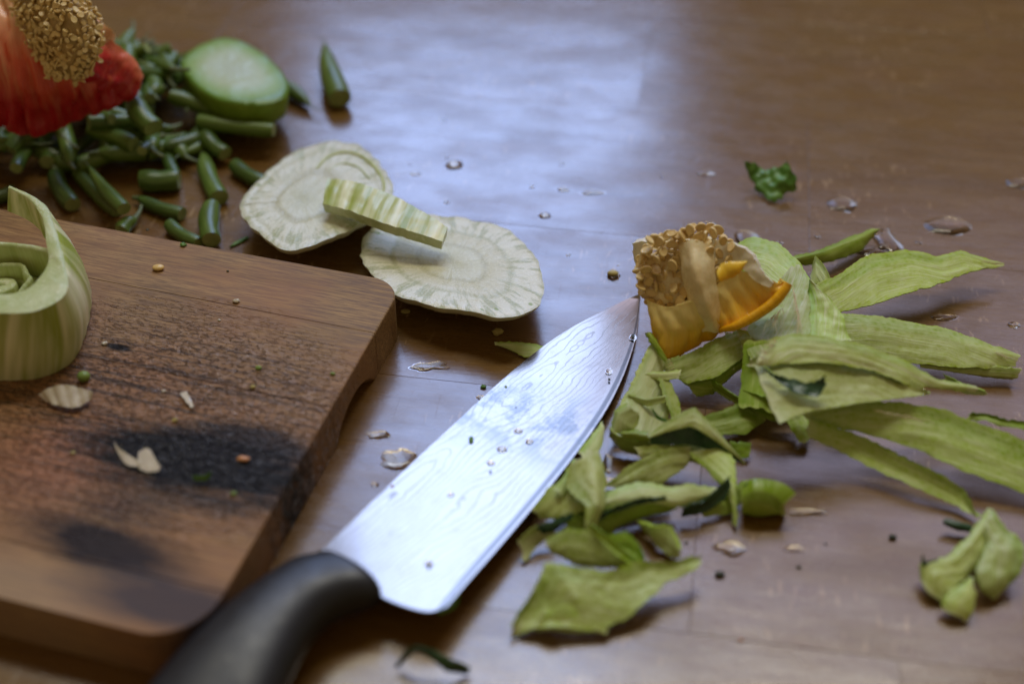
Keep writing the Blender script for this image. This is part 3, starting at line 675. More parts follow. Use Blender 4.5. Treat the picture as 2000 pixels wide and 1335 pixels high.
peel('thin black-green skin edge showing above the plump stick', [[(1150,1014,1.0),(1195,990,1.15),(1245,972,1.25),(1300,968,1.2)],[(1155,1024,.85),(1200,1000,1.0),(1250,982,1.1),(1300,976,1.1)]], [M_DARK, M_DARK], n=30, m=6, thick=.08)
peel('upright folded peeling whose long point hangs towards the front', [[(1112,906,1.7),(1105,950,1.3),(1145,990,1.4),(1140,1030,1.0),(1118,1062,.4)],[(1148,885,1.8),(1160,930,1.7),(1166,985,1.5),(1150,1030,1.0),(1123,1066,.4)],[(1166,880,1.6),(1180,930,1.3),(1178,990,1.2),(1158,1030,.8),(1126,1066,.35)]], FL, relief=.04, n=50, m=20, thick=.15)
peel('grey-green translucent peeling edge by the knife, behind the folded one', [[(1130,880,.9),(1155,850,1.1),(1175,825,1.2)],[(1160,905,.8),(1172,880,.9),(1180,850,1.0)]], PL, bow=.03, n=20, m=8, thick=.06)
peel('olive peeling tucked against the blade left of the folded one', [[(1038,992,.9),(1070,955,1.1),(1105,928,1.1)],[(1060,1012,.5),(1110,1008,.6),(1150,992,.8)]], FL, bow=.12, relief=.04, n=30, m=12)
peel('crinkled dark skin scrap beside the blade', [[(1052,1030,.9),(1080,1014,1.0),(1118,1004,1.0)],[(1062,1042,.6),(1085,1034,.7),(1115,1018,.75)]], [M_DARK, M_DARK], n=26, m=8, relief=.08, thick=.06)
peel('small light peeling with a curled corner beside the blade', [[(1010,1050,.7),(1045,1028,.9),(1080,1018,.9)],[(1030,1092,.2),(1055,1062,.3),(1085,1042,.5)]], PL, bow=-.1, n=28, m=12)
peel('smooth oval peeling behind the large front one', [[(1068,1052,.8),(1105,1030,1.1),(1165,1038,1.2),(1215,1070,1.0),(1245,1100,.7)],[(1078,1078,.4),(1120,1098,.3),(1165,1106,.3),(1210,1108,.35),(1248,1108,.4)]], FL, bow=.2, relief=.03, n=40, m=18)
peel('narrow light strip slanting over the smooth oval peeling', [[(1156,1018,1.4),(1190,1045,1.5),(1220,1075,1.3),(1244,1098,1.0)],[(1152,1030,1.2),(1180,1062,1.3),(1212,1088,1.2),(1240,1104,1.0)]], DP, bow=.06, n=30, m=8)
peel('dark tinged wedge between the slanting strip and the front peeling', [[(1192,1045,.8),(1222,1035,.9),(1250,1060,.8),(1262,1090,.8)],[(1205,1078,.5),(1228,1084,.5),(1245,1095,.5),(1258,1104,.6)]], [M_PEEL_DEEP, M_DARK], bow=.12, n=26, m=10)
peel('chunky diamond shaped offcut with a dark speck, right of the wedge', [[(1248,1012,.5),(1280,1026,.9),(1312,1026,.9),(1332,1072,.6)],[(1262,1040,.3),(1282,1066,.3),(1305,1086,.2),(1322,1086,.2)]], PL, bow=.2, thick=.35, n=28, m=14)
peel('large wavy peeling at the front of the group with a narrow right arm', [[(998,1222,.5),(1042,1152,1.0),(1068,1098,1.3),(1130,1108,1.3),(1200,1114,1.2),(1255,1094,1.2),(1310,1098,1.1),(1368,1086,1.0)],[(1002,1228,.35),(1070,1180,.6),(1120,1155,1.1),(1180,1150,1.0),(1240,1140,.9),(1290,1122,.9),(1330,1112,.95),(1370,1092,.95)],[(1004,1236,.1),(1080,1226,.5),(1150,1232,.3),(1220,1210,.4),(1262,1175,.7),(1295,1142,.75),(1335,1124,.8),(1370,1098,.9)]], FL, relief=.09, n=70, m=28, thick=.2)
peel('thick lower fold of the large wavy front peeling', [[(1060,1200,.75),(1105,1182,.95),(1150,1195,.7),(1185,1225,.4)],[(1040,1230,.2),(1090,1232,.2),(1140,1236,.2),(1180,1236,.2)]], FL, bow=.12, n=30, m=12)
peel('crushed half-round stalk end at the right of the front group', [[(1448,965,1.0),(1475,955,1.3),(1510,962,1.2),(1531,985,.9)],[(1450,1002,.15),(1478,1008,.1),(1510,1004,.1),(1532,996,.1)]], DP, bow=.5, thick=.55, n=30, m=16, taper=False, ejag=.0, ridge=0, ang=0, jag=.01, fold=0)
peel('small shaded stalk scrap behind the half-round end', [[(1432,950,.6),(1455,938,.8),(1488,936,.8)],[(1440,985,.3),(1460,975,.4),(1490,955,.5)]], [M_PEEL_DEEP, M_DARK], bow=.12, n=22, m=10)
def fibres(parent, a, b, da, db, count, seed, rad=.012):
    # torn hair-thin fibres: roots along the pixel line a-b, tips displaced by da (px, px, cm) to db
    rf = random.Random(seed); vs, fs = [], []
    for _ in range(count):
        t = rf.random(); p = [a[k]*(1-t)+b[k]*t for k in range(3)]; q = rf.random()
        d = [da[k]*(1-q)+db[k]*q for k in range(3)]; w_ = rf.uniform(.4, 1)
        P0 = np.array(at(*p)); P2 = np.array(at(p[0]+d[0]*w_, p[1]+d[1]*w_, p[2]+d[2]*w_)); P1 = (P0+P2)/2+np.array([rf.uniform(-.05, .05), rf.uniform(-.05, .05), rf.uniform(.03, .14)])
        C = cr([P0, P1, P2], 6); b0_ = len(vs)
        for i in range(7):
            r_ = rad*(1-.75*i/6)
            for j in range(3): aa = 2*PI*j/3; vs.append(C[i]+np.array([math.cos(aa)*r_, .3*r_, math.sin(aa)*r_]))
        for i in range(6):
            for j in range(3): j2 = (j+1) % 3; fs.append((b0_+i*3+j, b0_+i*3+j2, b0_+(i+1)*3+j2, b0_+(i+1)*3+j))
    o = mk('fibres', vs, fs, M_FIBRE, parent, sharp=0); o['kind'] = 'stuff'
M_FIBRE = plain0('torn_white_fibre')
F_ = {o['label']: o for o in COL.objects if o.name.startswith('peeling') and 'label' in o}
def by(t): return next(o for l, o in F_.items() if t in l)
o = by('fibrous pale peeling'); fibres(o, (1548, 555, 3.0), (1560, 625, 2.75), (-6, 45, -.2), (14, 55, -.2), 40, 1); fibres(o, (1500, 625, 2.6), (1530, 600, 2.8), (-20, 30, 0), (10, 40, 0), 22, 2)
o = by('long split peeling'); fibres(o, (1492, 700, 3.6), (1520, 664, 3.8), (-26, 0, -.1), (-14, -10, .1), 34, 3); fibres(o, (1600, 700, 3.5), (1700, 714, 3.3), (10, 10, -.2), (30, -8, .1), 14, 4)
o = by('second from top'); fibres(o, (1940, 690, .95), (1985, 705, .85), (18, 0, 0), (24, 14, 0), 16, 5)
o = by('below the heap'); fibres(o, (1700, 800, 2.2), (1800, 820, 2.0), (30, 6, .05), (50, 22, .05), 30, 6)
o = by('uppermost long pale'); fibres(o, (1915, 512, 1.2), (1950, 518, 1.1), (20, -4, 0), (26, 6, 0), 14, 7)
o = by('wide veined'); fibres(o, (1310, 700, 1.5), (1325, 735, 1.0), (-26, 4, 0), (-16, 14, 0), 18, 8)

# single scraps away from the heap
lob = peel('lobed light green offcut lying alone near the right frame edge', [[(1930,990,1.2),(1890,1045,.9),(1850,1085,.8),(1798,1098,.7),(1795,1130,.4)],[(1955,1018,1.2),(1925,1075,.8),(1900,1115,.6),(1860,1150,.6),(1832,1172,.3)]], FL, relief=.08, ridge=.08, fold=-.35, ang=.6, bow=.1, thick=.35, n=40, m=16)
patch('lobe', [[(1935,995,1.25),(1965,1030,1.2),(1998,1062,1.1),(1996,1110,.8),(1965,1150,.4)],[(1928,1050,1.0),(1915,1090,.9),(1902,1120,.7),(1910,1148,.5),(1935,1166,.15)]], FL_L, relief=.08, ridge=.08, fold=.25, bow=.2, thick=.3, n=40, m=16, parent=lob, jag=.08)
patch('lobe', [[(1895,1125,.8),(1872,1145,.7),(1845,1165,.6),(1838,1182,.4)],[(1905,1155,.75),(1904,1175,.6),(1900,1195,.4),(1892,1212,.15)]], FL, relief=.03, bow=.18, thick=.3, n=30, m=14, parent=lob, jag=.03)
patch('dark_tip', [[(1802,1082,1.1),(1806,1095,.9),(1830,1092,.85)],[(1800,1100,.8),(1808,1106,.75),(1828,1102,.75)]], [M_DARK, M_DARK], n=12, m=6, parent=lob)
patch('stalk_scrap', [[(1846,1012,.5),(1870,1018,.5),(1896,1024,.45)],[(1848,1026,.3),(1868,1034,.25),(1894,1040,.2)]], [M_DARK, M_SKIN], bow=.12, thick=.25, n=20, m=10, label='short dark green stub above the lobed offcut', cat='scrap')
patch('peeling', [[(966,668,.25),(1010,668,.35),(1050,672,.35),(1085,680,.3)],[(970,674,.12),(1005,688,.12),(1035,700,.12),(1060,706,.12)]], PL, bow=.08, thick=.06, n=30, m=12, label='small pale leaf-shaped scrap poking out from under the blade spine', cat='peeling')
patch('peeling', [[(772,1298,.3),(805,1262,1.0),(845,1268,.9),(885,1288,.7),(915,1302,.4)],[(782,1300,.2),(815,1272,.8),(842,1288,.6),(872,1308,.4),(912,1316,.1)]], [M_DARK, M_LEAF], bow=.05, thick=.08, n=36, m=12, label='arched dark green skin scrap in front of the knife heel', cat='peeling')
patch('peeling', [[(850,1185,.3),(880,1172,.35),(898,1160,.3)],[(856,1198,.1),(880,1190,.12),(896,1178,.12)]], [M_LEAF, M_DARK], thick=.06, n=20, m=8, label='green scrap peeping out beneath the heel of the blade', cat='peeling')
lf = patch('leaf_scrap', [[(1453,316,1.3),(1478,322,1.0),(1502,330,.9),(1522,322,1.2),(1535,314,1.5)],[(1462,342,.7),(1482,352,.55),(1504,358,.6),(1530,348,.9),(1552,345,1.0)],[(1480,368,.2),(1498,388,.15),(1512,392,.15),(1530,382,.2),(1552,366,.4)]], [M_LEAF, M_LEAF], relief=.18, jag=.14, thick=.07, n=40, m=18, label='crumpled bright green leaf scrap alone on the counter behind the heap', cat='leaf scrap')

# ------------------------------------------------------------------ fennel
def disc(name, outline, centre, zf, thick, mats, label=None, cat=None, group=None, parent=None, rings=22, seg=120, relief=.05, edge=.03, grooves=()):
    """slice with an irregular outline; zf(px,py) gives the height of its top face"""
    O = [np.array(at(x, y, zf(x, y))) for x, y in outline]; O.append(O[0])
    # closed smooth outline
    ext = [O[-3], O[-2]]+O+[O[1], O[2]]
    C = cr(ext, 400); a0 = int(400*2/(len(ext)-1)); 
    P = np.array(O[:-1]); k = len(P); out = []
    for i in range(k):
        a, b, c, d = P[i-1], P[i], P[(i+1) % k], P[(i+2) % k]
        for t in np.linspace(0, 1, 20, endpoint=False): out.append(.5*((2*b)+(-a+c)*t+(2*a-5*b+4*c-d)*t*t+(-a+3*b-3*c+d)*t**3))
    out = np.array(out); out = np.vstack([out, out[:1]])
    s = np.r_[0, np.cumsum(np.linalg.norm(np.diff(out, axis=0), axis=1))]; t = np.linspace(0, s[-1], seg+1)[:-1]
    E = np.stack([np.interp(t, s, out[:, q]) for q in range(3)], 1); c = np.array(at(*centre, zf(*centre)))
    sd = random.uniform(0, 50); vs, un, vn = [], [], []
    for r in range(rings+1):
        f = r/rings
        for i in range(seg):
            g = f*(1+edge*nz((i*.35, sd, f), 1)*(f > .8))
            p = c+(E[i]-c)*g
            h = relief*(nz(p, 1.2, sd)+.5*nz(p, 3.5, sd))
            for gr, dep, wd in grooves: h -= dep*math.exp(-((f+.05*nz(p, .55, sd)-gr)/wd)**2)
            if f > .93: h -= .12*thick*((f-.93)/.07)**2
            vs.append(p+np.array([0, 0, h])); un.append(i/seg); vn.append(f)
    n1 = len(vs)
    nr = 4
    for r in range(1, nr+1):
        for i in range(seg):
            p = vs[rings*seg+i].copy(); q = c+(p-c)*(1-.07*(r/nr)**1.5); q[2] = p[2]-thick*r/nr
            vs.append(q); un.append(i/seg); vn.append(1.0)
    vs.append(c-np.array([0, 0, thick])); un.append(0); vn.append(0)
    fs, mi = [], []
    for r in range(rings+nr):
        for i in range(seg):
            j = (i+1) % seg; fs.append((r*seg+i, (r+1)*seg+i, (r+1)*seg+j, r*seg+j)); mi.append(0 if r < rings else 1)
    last = (rings+nr)*seg
    for i in range(seg): fs.append((last+i, len(vs)-1, last+(i+1) % seg)); mi.append(1)
    vs = np.array(vs)
    o = mk(name, vs, fs, mats, parent, mi, None, {'un': un, 'vn': vn}, sharp=60)
    return tag(o, label, cat, group)
M_FEDGE = plain('fennel_side', (.60, .60, .38), .4, .15, 2.0, .2)
gF = 'thin round fennel slices on the countertop'
disc('fennel_slice', [(703,492),(712,462),(738,436),(790,420),(860,418),(930,428),(990,446),(1032,484),(1055,520),(1060,570),(1040,604),(985,618),(915,606),(850,596),(790,580),(748,558),(722,528)], (885,512),
     lambda x, y: .75+(y-420)/200*1.0+(x-880)/180*.12, .42, [M_FEN_A, M_FEDGE], 'oval fennel slice with green dots between the board corner and the blade tip', 'fennel slice', gF, grooves=((.36, .03, .035), (.665, .04, .03), (.95, .02, .02)))
fb = disc('fennel_slice', [(468,398),(488,368),(535,322),(590,288),(650,274),(705,284),(742,318),(768,366),(742,408),(700,438),(655,460),(605,478),(556,486),(512,458),(478,428)], (590,388),
     lambda x, y: .65+(y-280)/200*1.15-(x-590)/180*.1, .42, [M_FEN_B, M_FEDGE], 'fennel slice with two hearts behind the cutting board, under the ribbed piece', 'fennel slice', gF, grooves=((.43, .07, .04), (.84, .03, .03)))
# second heart of that slice: a raised oval ring in its upper right
def oval(name, c, rx, ry, ang, z0, z1, thick, mats, parent=None, seg=90, wob=.04, flare=0.0, tilt=0.0, a0=0, a1=2*PI, label=None):
    """upright oval wall; c centre (cm), z0 bottom, z1 top"""
    sd = random.uniform(0, 60); vs = []; un = []; vn = []; uv = []
    closed = abs(a1-a0-2*PI) < 1e-6; K = seg if closed else seg+1
    prof = [(0, z0, flare), (0, (z0+z1)/2, flare*.6), (0, z1-.05, 0), (.06, z1, 0), (thick*.5, z1+.03, 0), (thick-.06, z1, 0), (thick, z1-.06, 0), (thick, (z0+z1)/2, flare*.5), (thick, z0, flare)]
    Lp = 0
    for i in range(K):
        a = a0+(a1-a0)*i/seg; ww = 1+wob*nz((math.cos(a)*1.5, math.sin(a)*1.5, sd), 1)+wob*.25*nz((math.cos(a)*7, math.sin(a)*7, sd), 1)
        for k, (ins, z, fl) in enumerate(prof):
            x = (rx*ww-ins+fl)*math.cos(a); y = (ry*ww-ins+fl)*math.sin(a); x, y = rot2((x, y), ang)
            vs.append((c[0]+x, c[1]+y, z+tilt*y+.05*nz((x, y, sd), 1.2)*(z > z0))); un.append(i/seg); vn.append(k/8); uv.append((i/seg*2*PI*(rx+ry)/2, z-z0))
    q = len(prof); fs, mi = [], []
    for i in range(seg):
        j = (i+1) % K
        for k in range(q-1): fs.append((i*q+k, j*q+k, j*q+k+1, i*q+k+1)); mi.append(1 if k in (2, 3, 4, 5) else 0)
    o = mk(name, vs, fs, mats, parent, mi, uv, {'un': un, 'vn': vn}, sharp=60)
    return tag(o, label)
# the second heart (arc) on the far slice

zB = lambda x, y: .65+(y-280)/200*1.15-(x-590)/180*.1
tube('inner_ring', [(x, y, zB(x, y)+.0) for x, y in ((618, 330), (640, 308), (672, 298), (706, 306), (735, 330), (750, 362), (742, 390))], [.05, .09, .10, .10, .09, .07, .04], M_RIB_IN, fb)
tube('inner_ring', [(x, y, zB(x, y)-.01) for x, y in ((640, 335), (668, 320), (700, 328), (722, 350))], [.04, .07, .07, .04], M_CUT, fb)
def thickstrip(name, rails, th, mats, **k): return patch(name, rails, mats, thick=th, taper=False, **k)
thickstrip('fennel_strip', [[(640,348,2.3),(690,354,2.5),(760,378,2.6),(825,412,2.5),(874,444,2.3)],[(630,398,2.2),(690,414,2.4),(755,438,2.5),(815,455,2.4),(864,472,2.2)]], .45, [M_RIB, M_CUT], side=1, ribs=(9, .032), bow=.03, jag=.02, n=110, m=14, ejag=.02,
           label='curved ribbed strip of fennel lying across the two slices', cat='fennel piece')

# chunk on the board: parts outer_layer (with its torn tail), inner layers, core
fc = empty('fennel_chunk', at(20, 660, BZ), 'ribbed pale green fennel chunk with a curling tail on the cutting board', 'fennel chunk')
T = [ # top inner, top outer, bottom outer
 ((-260,470,4.9),(-300,480,4.9),(-350,560,2.0)), ((-200,545,4.9),(-230,585,4.9),(-260,700,2.0)), ((-90,568,5),(-100,606,5),(-110,738,2.0)), ((0,575,5),(0,611,5),(0,742,2.0)),
 ((50,566,5),(72,606,5),(88,734,2.0)), ((80,538,5),(128,572,5),(150,692,2.0)), ((95,508,5),(127,515,5.05),(178,582,2.3)), ((90,472,5.1),(114,466,5.1),(150,508,3.0)),
 ((88,446,5.2),(104,434,5.2),(112,470,4.1)), ((79,418,5.3),(92,405,5.3),(94,448,4.2)), ((54,388,5.4),(60,381,5.4),(62,425,4.45)), ((16,368,5.5),(20,364,5.5),(18,408,4.6))]
n_ = 150
TI = cr([np.array(at(*t[0])) for t in T], n_); TO = cr([np.array(at(*t[1])) for t in T], n_); BO = cr([np.array(at(*t[2])) for t in T], n_)
BI = BO+(TI-TO)*.9; BI[:, 2] = BO[:, 2]
vs, uv, un, vn = [], [], [], []; Ls = np.r_[0, np.cumsum(np.linalg.norm(np.diff(TO, axis=0), axis=1))]
tang = np.gradient(TO, axis=0)
for i in range(n_+1):
    o_ = np.cross(tang[i], (0, 0, 1)); o_ /= np.linalg.norm(o_)
    if np.dot(o_, TO[i]-TI[i]) < 0: o_ = -o_
    rb = .035*abs(math.sin(Ls[i]*PI/.62+.6*nz((Ls[i], 0, 0), .7)))**.7+.02*nz((Ls[i]*5, 1, 0), 1)
    sec = []
    for k in range(9): f = k/8; p = BO[i]*(1-f)+TO[i]*f; sec.append((p+o_*(rb*(1-.5*f)+.22*math.sin(PI*f)*min(1, (TO[i][2]-BO[i][2])/2.5)), f))
    sec.append((TO[i]*.8+TI[i]*.2+np.array([0, 0, .05]), 1)); sec.append((TO[i]*.5+TI[i]*.5+np.array([0, 0, .03+.06*nz(TI[i], 3, 2)]), 1)); sec.append((TO[i]*.2+TI[i]*.8+np.array([0, 0, .04]), 1)); sec.append((TI[i], 1))
    for k in range(1, 6): f = 1-k/5; sec.append((BI[i]*(1-f)+TI[i]*f, f))
    for k, (p, f) in enumerate(sec): vs.append(p); uv.append((Ls[i], f*3)); un.append(i/n_); vn.append(k/(len(sec)-1))
q = len(sec); fs, mi = [], []
for i in range(n_):
    for k in range(q):
        k2 = (k+1) % q; fs.append((i*q+k, (i+1)*q+k, (i+1)*q+k2, i*q+k2)); mi.append(1 if 8 <= k <= 11 else 0)
fs += [tuple(range(q)), tuple(reversed(range(n_*q, n_*q+q)))]; mi += [1, 1]
mk('outer_layer', vs, fs, [M_RIB, M_CUT], fc, mi, uv, {'un': un, 'vn': vn}, sharp=60)
c1 = at(-32, 520, 4.8)
oval('inner_layer', c1, 2.75, 1.95, 0, BZ+.02, 4.55, .26, [M_RIB_IN, M_CUT], fc, flare=.2, wob=.1)
c2 = at(-12, 528, 4.3); oval('inner_layer', c2, 1.35, .95, .1, BZ+.03, 3.8, .2, [M_RIB_IN, M_CUT], fc, wob=.16, tilt=.15)
c3 = at(-12, 532, 4.0); oval('core', c3, .75, .5, .1, BZ+.03, 3.45, .48, [M_RIB_IN, M_CUT], fc, wob=.16)
oval('inner_layer', at(-25, 524, 4.5), 2.05, 1.45, .05, BZ+.03, 3.2, .5, [M_RIB_IN, M_CUT], fc)

# ------------------------------------------------------------------ seeds
def seed_mesh():
    vs, fs = [], []; k = 14
    prof = [(0.0, .030), (.45, .034), (.72, .026), (.86, .044), (1.0, .020), (1.0, -.020), (.86, -.044), (.72, -.026), (0.0, -.03)]
    for r, z in prof:
        for i in range(k):
            a = 2*PI*i/k; rr_ = .205*r*(1+.07*max(0, math.cos(a))**3); vs.append((rr_*math.cos(a)*1.06*S, rr_*math.sin(a)*.80*S, z*1.35*S))
    for r in range(len(prof)-1):
        for i in range(k): j = (i+1) % k; fs.append((r*k+i, r*k+j, (r+1)*k+j, (r+1)*k+i)) if prof[r][0] or prof[r+1][0] else None
    me = bpy.data.meshes.new('seed'); me.from_pydata(vs, [], fs); me.materials.append(M_SEED)
    me.polygons.foreach_set('use_smooth', [True]*len(me.polygons)); return me
SEED = seed_mesh()
def put_seed(p, nrm, parent=None, scale=1.0, name='seed', mesh=None, spin=None):
    o = bpy.data.objects.new(name, mesh or SEED); COL.objects.link(o)
    q = Vector(nrm).normalized().to_track_quat('Z', 'Y').to_matrix().to_4x4() @ Matrix.Rotation(random.uniform(0, 2*PI) if spin is None else spin, 4, 'Z')
    M = Matrix.Translation(Vector(p)*S) @ q @ Matrix.Diagonal((scale, scale, scale, 1))
    if parent is not None: o.parent = parent; M = Matrix.Translation(-parent.location) @ M
    o.matrix_basis = M; return o
def inpoly(x, y, poly):
    r = False
    for i in range(len(poly)):
        (x1, y1), (x2, y2) = poly[i-1], poly[i]
        if (y1 > y) != (y2 > y) and x < (x2-x1)*(y-y1)/(y2-y1)+x1: r = not r
    return r

# ------------------------------------------------------------------ yellow pepper core
yp = empty('pepper_core', at(1370, 640, 1.2), 'yellow bell pepper core with a cluster of cream seeds on top of the peelings', 'pepper core')
TOV = (CAM-at(1360, 560, 3)).normalized()
YZ = lambda x, y: 5.0-(y-445)/160*2.7            # slope of the seed face
# left lobe: from the seeds down to the orange lower rim
patch('lobe', [[(1262,585,3.0),(1300,600,2.9),(1335,592,3.2),(1362,585,3.4),(1385,590,3.3)],[(1272,640,2.1),(1305,650,2.1),(1345,640,2.4),(1375,628,2.6),(1400,620,2.7)],[(1280,668,1.5),(1302,704,1.1),(1352,680,1.4),(1392,658,1.6),(1412,646,1.8)]], [M_YEL, M_YEL], parent=yp, thick=.5, bow=.0, relief=.05, n=60, m=24, ribs=(4, .08), taper=False, jag=.03, ejag=.02)
# right lobe fanning out to the rim
patch('lobe', [[(1388,600,3.0),(1398,560,3.6),(1425,540,3.9),(1450,530,4.0),(1484,540,3.9),(1514,548,3.9)],[(1398,625,2.6),(1418,600,3.0),(1450,582,3.2),(1478,574,3.4),(1502,568,3.6),(1528,552,3.9)],[(1402,650,1.9),(1430,642,2.3),(1468,620,2.7),(1505,597,3.1),(1530,575,3.5),(1545,556,3.8)]], [M_YEL, M_YEL], parent=yp, thick=.42, bow=-.15, relief=.05, n=64, m=24, ribs=(5, .11), taper=False, jag=.03, ejag=.02)
# orange rim roll at the edge of the right lobe
tube('rim', [(1406,644,2.1),(1436,637,2.5),(1472,618,2.85),(1508,593,3.25),(1531,569,3.65),(1540,553,3.9)], [.08, .15, .18, .19, .2, .15], M_YEL, yp, flat=1.1)
# central pale column
patch('placenta', [[(1324,478,4.7),(1332,530,4.0),(1340,575,3.2),(1350,608,2.75),(1358,645,2.0)],[(1352,470,5.2),(1360,530,4.6),(1370,580,3.8),(1380,612,3.1),(1390,648,2.15)],[(1392,480,4.9),(1397,530,4.2),(1402,580,3.3),(1408,612,2.7),(1416,645,1.9)]], [M_PLAC, M_PLAC], parent=yp, thick=.6, relief=.03, n=44, m=22, taper=False)
patch('inner_wall', [[(1330,560,3.0),(1400,535,3.2),(1480,545,2.9)],[(1345,640,1.9),(1420,625,2.0),(1510,580,2.2)]], [M_YEL, M_YEL], parent=yp, thick=.5, n=26, m=14, taper=False)
# white wall at the right and nub at the left
patch('pith_wall', [[(1395,468,5.0),(1425,474,4.9),(1462,492,4.7),(1486,526,4.3),(1508,552,3.95)],[(1392,520,4.2),(1425,515,4.2),(1448,524,4.1),(1470,545,3.95),(1498,560,3.8)]], [M_YWH, M_YWH], parent=yp, thick=.35, relief=.05, n=40, m=16, taper=False)
patch('pith_wall', [[(1235,476,4.0),(1252,472,4.2),(1275,474,4.3)],[(1238,505,3.4),(1250,530,3.0),(1275,540,2.9)]], [M_YWH, M_YWH], parent=yp, thick=.4, relief=.04, n=24, m=14, taper=False)
patch('seed_bed', [[(1240,520,3.5),(1275,480,4.2),(1330,462,4.5),(1385,460,4.5),(1425,490,4.2)],[(1262,590,2.6),(1300,595,2.7),(1340,570,3.2),(1385,540,3.8),(1420,530,3.9)]], [M_PLAC, M_PLAC], parent=yp, thick=.6, relief=.08, n=30, m=16, taper=False, bow=.2)
patch('flap', [[(1400,530,5.0),(1410,514,5.2),(1432,510,5.3),(1457,510,5.2)],[(1406,549,4.8),(1424,545,4.8),(1444,533,5.0),(1458,514,5.15)]], [M_FLAP, M_FLAP], parent=yp, thick=.2, relief=.02, bow=.08, n=26, m=10, vflip=False)
polyL = [(1250,500),(1262,480),(1300,462),(1318,475),(1338,490),(1336,540),(1344,590),(1320,606),(1288,604),(1268,590),(1250,560),(1244,530)]
polyT = [(1262,470),(1292,458),(1330,452),(1352,444),(1380,440),(1405,446),(1412,462),(1425,474),(1432,492),(1420,515),(1396,530),(1388,510),(1382,480),(1352,486),(1328,482)]
rs = random.Random(11); placed = []
def scatter_seeds(poly, count, zo, tries=4000, mind=12.5):
    c = 0
    xs_ = [p[0] for p in poly]; ys_ = [p[1] for p in poly]
    for _ in range(tries):
        if c >= count: break
        x, y = rs.uniform(min(xs_), max(xs_)), rs.uniform(min(ys_), max(ys_))
        if not inpoly(x, y, poly) or any((x-a)**2+((y-b)*1.1)**2 < mind**2 for a, b in placed): continue
        placed.append((x, y)); c += 1
        p = at(x, y, YZ(x, y)+zo+rs.uniform(-.08, .16))
        nrm = TOV+Vector((rs.gauss(0, .85), rs.gauss(0, .6), rs.gauss(0, .85)))
        put_seed(p, nrm, yp, rs.uniform(.9, 1.12))
scatter_seeds(polyL, 90, .10); scatter_seeds(polyT, 70, .22)
placed = []
scatter_seeds(polyL, 40, .30, mind=19); scatter_seeds(polyT, 26, .42, mind=19)

# ------------------------------------------------------------------ red pepper core on the beans
rp = empty('pepper_core', at(110, 250, 2.0), 'red bell pepper core with brownish seeds standing on the heap of bean ends', 'pepper core')
patch('flesh', [[(-120,-60,8),(-30,-60,8.4),(20,-40,8.6),(80,-20,8.6),(150,20,7.6),(205,75,6.2)],[(-120,100,5.8),(-40,110,6.0),(30,120,6.0),(100,140,5.6),(175,140,5.2),(245,112,4.9)],[(-120,240,3.0),(-40,240,3.0),(20,256,2.7),(85,264,2.5),(160,232,2.9),(235,204,3.4),(278,158,4.0)]], [M_RED, M_RED], parent=rp, thick=.5, relief=.10, n=90, m=28, ribs=(10, .26), taper=False)
patch('flesh', [[(190,68,6.3),(225,85,5.8),(262,115,5.0),(280,150,4.2)],[(150,150,5.3),(190,175,4.3),(225,190,3.7),(250,200,3.2)]], [M_REDS, M_REDS], parent=rp, thick=.5, relief=.12, n=40, m=20, bow=.3, taper=False)
red_bed = patch('placenta', [[(30,-30,8.8),(25,20,7.9),(60,90,6.8),(105,160,5.6)],[(110,-40,9.6),(130,20,8.9),(140,90,7.6),(130,150,6.1)],[(175,10,8.3),(195,60,7.6),(190,115,6.6),(150,165,5.4)]], [M_REDBED, M_REDBED], parent=rp, thick=.8, relief=.08, n=34, m=22, taper=False)
rB, rN = GRID[red_bed.name]; got = []
for _ in range(9000):
    if len(got) >= 300: break
    u, v = rs.random()*(rB.shape[0]-1.01), rs.random()*(rB.shape[1]-1.01); i, j = int(u), int(v); fu, fv = u-i, v-j
    p = rB[i, j]*(1-fu)*(1-fv)+rB[i+1, j]*fu*(1-fv)+rB[i, j+1]*(1-fu)*fv+rB[i+1, j+1]*fu*fv
    if any(np.sum((p-q)**2) < .165**2 for q in got): continue
    got.append(p); nn_ = Vector(rN[i, j]); nn_ = -nn_ if nn_.dot(TOV) < 0 else nn_
    put_seed(Vector(p)+nn_*rs.uniform(.04, .22), nn_+Vector((rs.gauss(0, .7), rs.gauss(0, .7), rs.gauss(0, .7))), rp, rs.uniform(.55, .75))

# ------------------------------------------------------------------ round green stalk slice
so = [(352,125),(372,95),(410,76),(450,72),(500,92),(540,125),(562,158),(556,185),(520,198),(470,200),(420,190),(380,165)]
disc('stalk_slice', so, (455,135), lambda x, y: 2.35-(x-455)/100*.12+(y-140)/60*.15, 1.15, [M_DISC, M_RIND], 'thick round pale green stalk slice with dark green rim beside the bean ends', 'stalk slice', relief=.03, edge=.01)

